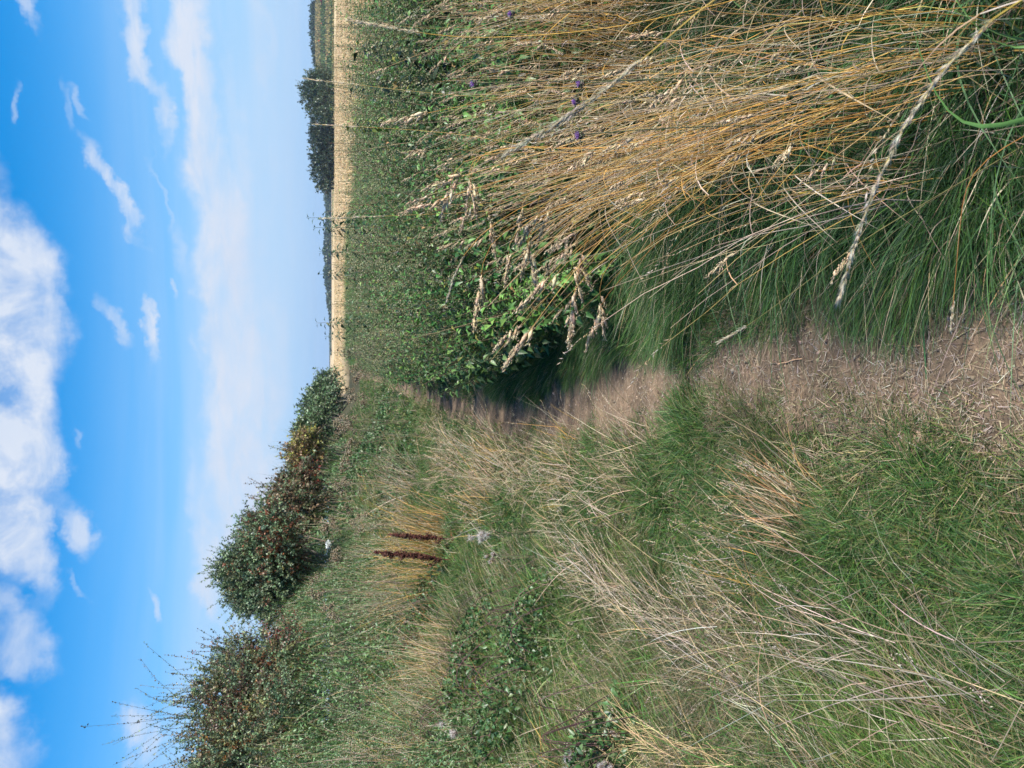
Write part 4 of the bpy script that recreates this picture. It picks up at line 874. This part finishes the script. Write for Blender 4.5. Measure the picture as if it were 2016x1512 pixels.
# ------------------------------------------------------------------ docks, thistles, flowers
def dock(base, top, label, n=900, wpx=13):
    b = gp(*base); Yb = b[1]; e = at(top[0], top[1], Yb); s = Yb / FPX
    th = thing('dock_plant', b, label, 'dock plant', 'dock plants with dark red seed spikes')
    t = np.linspace(0, 1, 8); pts = (b[None] * (1 - t)[:, None] + e[None] * t[:, None])[None]; mb = MB()
    tubes(mb, pts, .006 * (1 - .6 * t), pick([(.13, .05, .035)], 1), sides=6); 
    mb.build('stem', M_bark, th)
    mb = MB(); nb = 13
    for k in range(nb):
        f = .22 + .7 * k / nb; p0 = b * (1 - f) + e * f; a = rng.uniform(0, 2 * np.pi); d = unit(np.array([np.cos(a) * .5, np.sin(a) * .5, 1.0])); l = wpx * s * rng.uniform(1.5, 3.2) * (1.15 - f)
        m = n // (nb + 1); u = rng.random(m); PP = p0 + d * (u * l)[:, None] + rng.standard_normal((m, 3)) * s * 2.3; grains(mb, PP, rdir(m), s * 3.3, s * 2.4, pick([(.10, .028, .018), (.14, .045, .025), (.07, .02, .014), (.19, .08, .04)], m))
    n //= 4; f = .3 + .7 * rng.random(n); PP = b * (1 - f)[:, None] + e * f[:, None] + rng.standard_normal((n, 3)) * (s * wpx * .20 * (1.25 - f))[:, None]; grains(mb, PP, rdir(n), s * 4.2, s * 3.2, pick([(.10, .018, .014), (.14, .03, .02), (.07, .015, .012)], n))
    mb.build('seed_spike', M_leaf, th)
    for _ in range(9):
        mb = MB(); a = rng.uniform(0, 6.28); h_ = np.array([[math.cos(a), math.sin(a), rng.uniform(.2, 1)]]); leaves(mb, b[None] + h_ * .02, h_, np.array([0, 0, 1.0]) + .3 * h_, .16, .05, pick([(.22, .10, .04), (.12, .13, .04)], 1), droop=.4); mb.build('leaf', M_leaf, th)
dock((905, 1104), (738, 1087), 'larger dark red dock seed spike, left one of the two', 1500, 11)
dock((898, 1062), (765, 1053), 'slimmer dark red dock seed spike, right one of the two', 800, 8)

def fluff_thistle(px, py, rpx, label, foot=150, n=900, group='thistles gone to seed'):
    g = gp(px + foot, py - 5); Yb = g[1]; c = at(px, py, Yb); s = Yb / FPX; th = thing('thistle_plant', g, label, 'thistle', group)
    t = np.linspace(0, 1, 7); K = 5; ends = c + rng.standard_normal((K, 3)) * rpx * s * .55; ends[0] = c
    pts = np.stack([g[None] * (1 - t)[:, None] + (e_ * t[:, None]) + np.array([0, 0, .03]) * np.sin(t * 3.1)[:, None] for e_ in ends]); mb = MB(); tubes(mb, pts, .0032 * (1 - .5 * t), pick([(.16, .13, .08), (.10, .12, .06)], K), sides=5); mb.build('stem', M_bark, th)
    for e_ in ends:
        mb = MB(); m = n // K; d = rdir(m); rr = rpx * s * .52 * rng.uniform(.5, 1.1, m)
        ribbons(mb, np.repeat(e_[None], m, 0) + d * .003, d, .2 * rng.standard_normal((m, 3)), rr, .0016, 2, pick([(.62, .58, .54), (.52, .46, .42), (.7, .67, .63)], m))
        m = 30; grains(mb, e_ + .004 * rng.standard_normal((m, 3)) - [0, 0, .008], rdir(m), .014, .006, pick([(.24, .15, .10), (.30, .22, .16)], m))
        mb.build('fluff_head', M_fluff, th)
    mb = MB(); m = 26; f = rng.random(m); P = g * (1 - f)[:, None] + c * f[:, None]; a = rng.uniform(0, 6.28, m); h_ = np.stack([np.cos(a), np.sin(a), rng.uniform(-.2, .6, m)], 1)
    leaves(mb, P, h_, np.array([0, 0, 1.0]) + .2 * h_, .055, .015, pick([(.12, .13, .07), (.24, .2, .12)], m), droop=.3); mb.build('foliage', M_leaf, th)
fluff_thistle(948, 1050, 22, 'fluffy white thistle head standing alone in the middle of the left bank', 130)
fluff_thistle(890, 1440, 15, 'small fluffy thistle head below the tallest pale tuft', 100)
fluff_thistle(1125, 1495, 24, 'fluffy white thistle head at the far left edge', 110)
fluff_thistle(1190, 1508, 14, 'second fluffy thistle head beside the one at the far left edge', 90)
fluff_thistle(800, 1495, 11, 'faint fluffy thistle head in front of the hedge bottom', 100)
fluff_thistle(968, 1100, 9, 'small thistle fluff just left of the big fluffy head', 90)

def purple(px, py, Y, label):
    c = at(px, py, Y); b = np.array([c[0] + .08, Y + .05, float(H(c[0], Y))]); th = thing('thistle_flower', b, label, 'thistle', 'purple thistle flowers among the golden grass')
    t = np.linspace(0, 1, 9); pts = b[None] * (1 - t)[:, None] + c[None] * t[:, None] + np.stack([.03 * np.sin(t * 3.1), 0 * t, 0 * t], 1); mb = MB(); tubes(mb, pts[None], .0022 * (1 - .4 * t), pick([(.13, .14, .07)], 1), sides=5); mb.build('stem', M_bark, th)
    mb = MB(); m = 170; d = unit(rdir(m) * .75 + [-.1, -.2, 1.0]); ribbons(mb, c + 0 * d, d, .1 * rng.standard_normal((m, 3)), rng.uniform(.008, .015, m), .0016, 2, pick([(.33, .15, .48), (.42, .22, .58), (.27, .12, .38)], m)); mb.build('flower_head', M_fluff, th)
    mb = MB(); m = 60; grains(mb, c - [0, 0, .004] + .0035 * rng.standard_normal((m, 3)), rdir(m) + [0, 0, 1], .009, .004, pick([(.14, .11, .09), (.1, .12, .06)], m)); mb.build('calyx', M_leaf, th)
for px, py, Y, lab in ((935, 165, 1.9, 'brightest purple thistle flower near the curved tan head'), (1008, 28, 2.0, 'purple thistle flower nearest the right edge of the verge'), (1143, 165, 1.8, 'pale purple thistle flower deep between the golden stems'),
                       (1135, 200, 1.75, 'purple thistle flower just left of the pale purple one'), (1141, 266, 1.7, 'smallest purple thistle flower, half hidden between golden stems')): purple(px, py, Y, lab)

def umbel():
    c = at(646, 1072, 11.0); b = np.array([c[0], 11.0, float(H(c[0], 11.0))]); th = thing('white_flower', b, 'single white flower head above the green scrub', 'flower')
    t = np.linspace(0, 1, 5); mb = MB(); tubes(mb, (b[None] * (1 - t)[:, None] + c[None] * t[:, None])[None], .004, pick([(.1, .14, .06)], 1), sides=4); mb.build('stem', M_bark, th)
    mb = MB(); m = 120; q = rdir(m) * [.05, .05, .022]; leaves(mb, c + q, rdir(m), r3(m), .03, .026, pick([(.62, .64, .6), (.7, .72, .66)], m)); mb.build('petals', M_fluff, th)
umbel()

def dead_thistle(px, py, Y, label):
    c = at(px, py, Y); s = Y / FPX; b = np.array([c[0], Y, float(H(c[0], Y))]); th = thing('dead_thistle', b, label, 'thistle', 'withered brown thistles along the scrub')
    K = 7; t = np.linspace(0, 1, 6); ends = c + np.c_[rng.normal(0, 14 * s, (K, 2)), rng.normal(0, 9 * s, K)]; pts = b[None, None] * (1 - t)[None, :, None] + ends[:, None] * t[None, :, None]; mb = MB(); pts[:, 1:-1] += rng.normal(0, .03, (K, 4, 3)) * [1, 1, 0]; tubes(mb, pts, .0028, pick([(.24, .20, .13), (.16, .17, .09)], K), sides=4); mb.build('stem', M_bark, th)
    
    for q_ in range(K):
        mb = MB(); m = 36; e_ = ends[q_] + rng.standard_normal((m, 3)) * 3.6 * s; grains(mb, e_, rdir(m), 3.4 * s, 2.6 * s, pick([(.21, .16, .095), (.28, .22, .14), (.13, .10, .06), (.34, .29, .20)], m)); mb.build('seed_head', M_straw, th)
for px, py, Y, lab in ((690, 705, 24, 'withered thistle beside the nettle bed end near the golden field'), (705, 740, 20, 'withered thistle where the path meets the horizon'), (700, 790, 17, 'dark withered thistle clump straight beyond the end of the path'), (672, 830, 16, 'withered thistle under the far green bush'),
                       (690, 860, 14, 'withered thistle below the bright yellow bush'), (680, 905, 12.5, 'withered thistle under the yellow and rust bushes'), (672, 955, 11.5, 'withered thistle under the rust brown bush'), (700, 1020, 10.5, 'withered thistle beside the tall golden tuft'),
                       (650, 1040, 11.5, 'withered thistle close to the white flower head'), (660, 1090, 11, 'withered thistle left of the white flower head'), (625, 1160, 9.5, 'withered thistle below the gap between bushes'), (655, 1200, 9, 'withered thistle furthest left in front of the scrub')):
    dead_thistle(px, py, Y, lab)

# straws worth telling apart
def lying(a, b, w, label, z=.02):
    A = gp(*a) + [0, 0, z]; Bp = gp(*b) + [0, 0, z + .005]; t = np.linspace(0, 1, 6); pts = A[None] * (1 - t)[:, None] + Bp[None] * t[:, None] + np.c_[.002 * rng.standard_normal((6, 2)), np.zeros(6)]
    mb = MB(); tubes(mb, pts[None], w, pick([(.5, .38, .2)], 1), sides=6, cap=True); tag(mb.build('straw', M_straw, origin=A), label, 'straw', 'single straws lying on the path and turf')
lying((1543, 717), (1595, 707), .0024, 'short thick golden straw lying across the middle of the path'); lying((1663, 892), (1720, 891), .0016, 'pale straight straw lying on the short turf left of the path')
lying((1905, 622), (1985, 570), .0028, 'thick tan straw lying by the right edge of the near path'); lying((1742, 678), (1830, 683), .0014, 'thin straw lying lengthwise on the near path'); lying((1840, 693), (1930, 650), .0013, 'grey thin stem lying slantwise on the near path')

# ------------------------------------------------------------------ the field and what lies beyond
def field():
    # crop canopy as a sheet of real height, ragged with stalks on top
    m = bpy.data.materials.new('crop_canopy'); m.use_nodes = True; t = m.node_tree; p = t.nodes['Principled BSDF']; p.inputs['Roughness'].default_value = .9; p.inputs['Specular IOR Level'].default_value = .1
    g = nd(t, 'ShaderNodeNewGeometry'); n1 = noise(t, g.outputs['Position'], .35, 8, .7, 0, (1, .25, 1)); cr = nd(t, 'ShaderNodeValToRGB'); t.links.new(n1.outputs['Fac'], cr.inputs[0])
    e = cr.color_ramp.elements; e[0].position = .35; e[0].color = (.36, .26, .13, 1); e[1].position = .65; e[1].color = (.60, .46, .27, 1); t.links.new(cr.outputs[0], p.inputs['Base Color'])
    xs = np.concatenate([np.arange(0, 8, .5), np.geomspace(8, 330, 60)]); ys = np.geomspace(9, 262, 110)
    def zf(X, Y): return H(X, Y) + .62 + .06 * (vnoise(X, Y, 1.5, 5) - .5)
    X, Y = np.meshgrid(xs, ys); XL = path_x(Y) + 3.6 + X; XL = np.where(Y > 60, path_x(60) + 3.6 + X - (Y - 60) * .32, XL)
    Z = zf(XL, Y); Z[:, 0] -= .62; Z[0] -= .6
    v = np.stack([XL, Y, Z], -1).reshape(-1, 3); nx, ny = len(xs), len(ys); i, j = np.meshgrid(np.arange(nx - 1), np.arange(ny - 1)); a = (j * nx + i).ravel()
    mb = MB(); mb.add(v, np.concatenate([np.stack([a, a + 1, a + nx + 1], 1), np.stack([a, a + nx + 1, a + nx], 1)]), np.ones((len(v), 3))); xs2 = np.linspace(-.12, .26, 30); ys3 = np.geomspace(262.5, 1000, 24); XX2, YY2 = np.meshgrid(xs2, ys3); XX2 = XX2 * YY2; Z2 = H(XX2, YY2) + .6; Z2[0] -= .02
    nx, ny = 30, 24; i, j = np.meshgrid(np.arange(nx - 1), np.arange(ny - 1)); a = (j * nx + i).ravel(); mb.add(np.stack([XX2, YY2, Z2], -1).reshape(-1, 3), np.concatenate([np.stack([a, a + 1, a + nx + 1], 1), np.stack([a, a + nx + 1, a + nx], 1)]), np.ones((nx * ny, 3)))
    tag(mb.build('field', m, smooth=True), 'ripe golden cereal field beyond the nettles', kind='structure')
    mb = MB(); n = 120000; Y = 11 * (255 / 11) ** rng.random(n); X = path_x(np.minimum(Y, 60)) + 3.7 - np.maximum(0, Y - 60) * .32 + rng.random(n) * (Y * .62 + 2)
    X = np.where(Y > 20, X, X); k = inview(X, Y, 0 * X + .7, 20)[0]; X, Y = X[k], Y[k]; n = len(X)
    P = np.stack([X, Y, H(X, Y) + .5], 1); w = .004 + .0009 * Y
    ribbons(mb, P, np.stack([.2 * rng.standard_normal(n), .2 * rng.standard_normal(n), np.ones(n)], 1), .2 * rng.standard_normal((n, 3)) * [1, 1, .2], rng.uniform(.14, .30, n), w, 3, pick([(.50, .37, .19), (.58, .45, .27), (.42, .30, .15), (.62, .50, .32)], n) * (.8 + .4 * fbm(X, Y * .3, .12, 9))[:, None], power=3)
    tag(mb.build('ripe_crop', M_crop), 'ripe golden cereal ears standing in the field', kind='stuff')
field()

def clump_mass(mb, px0, px1, py0, py1, Y0, Y1, n, size, pal, zb=None, edge=None):
    """leafy mass: py range across, px range (top, bottom), distance range"""
    py = rng.uniform(py0, py1, n); Y = rng.uniform(Y0, Y1, n); f = rng.random(n) ** .7
    top = px0 if edge is None else edge(py)
    s = (.25 * (vnoise(py, Y, .09, 5) + vnoise(py, Y, .25, 6)) + .5); pxx = px1 + (top - px1) * f * s
    P = np.stack([at(a, b, c) for a, b, c in zip(pxx, py, Y)]); c = pick(pal, n, .25); leaves(mb, P, rdir(n), r3(n), size * rng.uniform(.6, 1.4, n), size * .8, c, simple=True)
def far_things():
    shrub('round_tree', [lob(618, 185, 240, 34, 20, 5), lob(628, 170, 240, 30, 18, 4), lob(640, 200, 236, 34, 12, 5), lob(633, 160, 238, 20, 16, 4)], gbase(655, 185, 240), 800, [(.045, .08, .035), (.06, .10, .04)], 'round tree with bare upper twigs at the right end of the distant hedge', 'tree', leaf=.55, twl=2.2, nl=14, shoots=30, shoot_len=2.4, limbs=20)
    shrub('field_bush', [lob(636, 330, 250, 44, 16, 5), lob(632, 290, 250, 40, 20, 5), lob(634, 250, 250, 44, 20, 5), lob(645, 300, 248, 75, 10, 4), lob(643, 350, 252, 20, 9, 4)], gbase(655, 290, 250), 1100, [(.028, .055, .028), (.04, .072, .03), (.034, .06, .036)], 'long dark green bush on the far edge of the golden field', 'bush', leaf=.6, twl=2.0, nl=14, shoots=60, shoot_len=1.6, limbs=24)
    # tree row on the rise at the far right
    for k, (py, pt, lab) in enumerate(((15, 617, 'first tree of the far row by the red combine'), (40, 614, 'tall tree of the far row left of the combine'), (62, 615, 'middle tree of the far row'), (84, 617, 'dark tree of the far row beyond the middle one'), (104, 620, 'low tree of the far row nearing the gap'), (122, 622, 'last low tree of the far row'))):
        Yt = 560; shrub('tree', [lob((pt + 630) / 2, py, Yt, 15, (630 - pt) / 2 + 1, 5), lob((pt + 634) / 2 + 2, py + 9, Yt + 3, 9, 5, 4)], gbase(632, py, Yt), 190, [(.05, .085, .045), (.065, .10, .05), (.04, .07, .04)], lab, 'tree', leaf=1.3, twl=2.5, nl=10, limbs=8, group='row of distant trees on the rise')
    # far woods under the horizon sky, read as one mass
    mb = MB(); n = 9000; py = rng.uniform(350, 700, n); Yw = rng.uniform(780, 900, n); ht = (3 + 5 * vnoise(py, 0 * py, .035, 61) + 2 * vnoise(py, 0 * py, .15, 62)) * (1 - .85 * sstep(py, 560, 650))
    X = (756 - py) / FPX * Yw; Z = H(X, Yw) - 1 + ht * rng.random(n) ** .6
    leaves(mb, np.stack([X, Yw, Z], 1), rdir(n), r3(n), rng.uniform(1.6, 4, n), 3, pick([(.045, .075, .045), (.06, .09, .05), (.035, .06, .045)], n), simple=True)
    tag(mb.build('distant_wood', M_leaf), 'blue green wood far away on the skyline', kind='stuff')
    mb = MB(); n = 5000; py = rng.uniform(-60, 520, n); Yw = rng.uniform(1700, 1850, n); ht = 6 + 10 * vnoise(py, 0 * py, .02, 66) - .01 * py
    X = (756 - py) / FPX * Yw; Z = 3 + ht * rng.random(n) ** .6
    leaves(mb, np.stack([X, Yw, Z], 1), rdir(n), r3(n), rng.uniform(5, 10, n), 7, pick([(.05, .08, .05), (.06, .09, .05)], n), simple=True)
    tag(mb.build('farthest_wood', M_leaf), 'hazy wooded ridge on the far horizon', kind='stuff')
    # green and yellow strips on the rise beyond the crop
    mb = MB(); n = 26000; X = rng.uniform(80, 300, n); Y = rng.uniform(270, 520, n); k = inview(X, Y, H(X, Y), 30)[0]; X, Y = X[k], Y[k]; n = len(X)
    st = ((vnoise(X * .2, Y, .05, 70) > .5)); c = np.where(st[:, None], pick([(.12, .16, .05), (.09, .14, .05)], n), pick([(.40, .30, .13), (.30, .26, .10)], n)); rd = rng.random(n) < .012; c[rd] = pick([(.45, .10, .04)], rd.sum())
    ribbons(mb, np.stack([X, Y, H(X, Y)], 1), np.stack([.3 * rng.standard_normal(n), .3 * rng.standard_normal(n), np.ones(n)], 1), np.zeros((n, 3)), rng.uniform(.5, 1.2, n), .7, 2, c, power=4)
    tag(mb.build('far_meadow', M_crop), 'green and yellow strips of far farmland dotted with red poppies', kind='stuff')
far_things()

# red combine harvester on the rise, mostly cut off by the picture edge
def combine():
    base = at(624, -12, 420); bx, by = base[0], 420.0; bz = float(H(bx, by)); th = thing('combine_harvester', (bx, by, bz), 'red combine harvester with dark framed cab on the far rise', 'combine')
    red = plain('red_paint', (.5, .04, .04), .4); blk = plain('dark_metal', (.04, .04, .045), .5); gl = plain('cab_glass', (.25, .35, .42), .15); rub = plain('rubber', (.03, .03, .03), .9)
    lift = base[2] - bz
    def box(name, c, s, mat, bev=.06, parent=th):
        import bmesh
        bm = bmesh.new(); bmesh.ops.create_cube(bm, size=1); bmesh.ops.scale(bm, vec=s, verts=bm.verts); bmesh.ops.bevel(bm, geom=bm.edges[:], offset=bev, segments=2, affect='EDGES'); bmesh.ops.translate(bm, vec=c, verts=bm.verts)
        me = bpy.data.meshes.new(name); bm.to_mesh(me); bm.free(); me.materials.append(mat); o = bpy.data.objects.new(name, me); C.objects.link(o); o.parent = parent; return o
    def cyl(name, a, b, r1, mat, parent=th, sides=20):
        mb = MB(); a = np.array(a, float); b = np.array(b, float); t = np.linspace(0, 1, 2); tubes(mb, (a[None] * (1 - t)[:, None] + b[None] * t[:, None])[None], r1, np.array([[.3, .05, .05]]), sides=sides, cap=True)
        o = bpy.data.objects.new(name, mb.mesh(name, mat)); C.objects.link(o); o.parent = parent; return o
    box('body', (1.6, 0, 2.2), (5.2, 2.8, 1.9), red, .2); box('grain_tank', (1.3, 0, 3.5), (2.6, 2.6, .8), red, .1); box('engine_cover', (3.6, 0, 3.1), (1.4, 2.4, .5), red, .1)
    cab = box('cab', (-1.6, 0, 2.75), (1.5, 2.0, 1.7), gl, .08)
    for x in (-2.36, -.84):
        for y in (-1.02, 1.02): box('cab_post', (x, y, 2.75), (.12, .12, 1.8), blk, .02, cab)
    box('cab_roof', (-1.6, 0, 3.72), (1.8, 2.3, .16), blk, .05, cab)
    box('feeder', (-2.7, 0, 1.3), (1.6, 1.3, .7), red, .1); box('header', (-3.9, 0, .7), (.9, 6.2, .8), red, .08)
    for x, r_ in ((-1.0, .9), (3.6, .6)):
        for y in (-1.5, 1.5): w_ = cyl('wheel', (x, y - .3, r_), (x, y + .3, r_), r_, rub); cyl('rim', (x, y - .32, r_), (x, y + .32, r_), r_ * .5, red, w_)
    cyl('unloading_auger', (.4, -1.3, 3.6), (-4.6, -1.5, 3.9), .18, blk); cyl('auger_spout', (-4.5, -1.5, 3.95), (-4.9, -1.5, 3.3), .16, blk)
combine()

# ------------------------------------------------------------------ air
HAZE = True
if HAZE:
    import bmesh
    bm = bmesh.new(); bmesh.ops.create_cube(bm, size=1); bmesh.ops.scale(bm, vec=(5200, 4200, 66), verts=bm.verts); bmesh.ops.translate(bm, vec=(0, 1600, 31.5), verts=bm.verts)
    me = bpy.data.meshes.new('haze'); bm.to_mesh(me); bm.free(); m = bpy.data.materials.new('haze_air'); m.use_nodes = True; t = m.node_tree; t.nodes.clear()
    out = nd(t, 'ShaderNodeOutputMaterial'); pv = nd(t, 'ShaderNodeVolumePrincipled'); pv.inputs['Color'].default_value = (.72, .86, 1, 1); pv.inputs['Density'].default_value = .00018; pv.inputs['Anisotropy'].default_value = .3
    t.links.new(pv.outputs[0], out.inputs['Volume']); me.materials.append(m); o = bpy.data.objects.new('haze', me); C.objects.link(o); tag(o, 'thin pale summer haze over the far farmland', kind='stuff')

for o in C.objects:
    if '_o' in o: del o['_o']
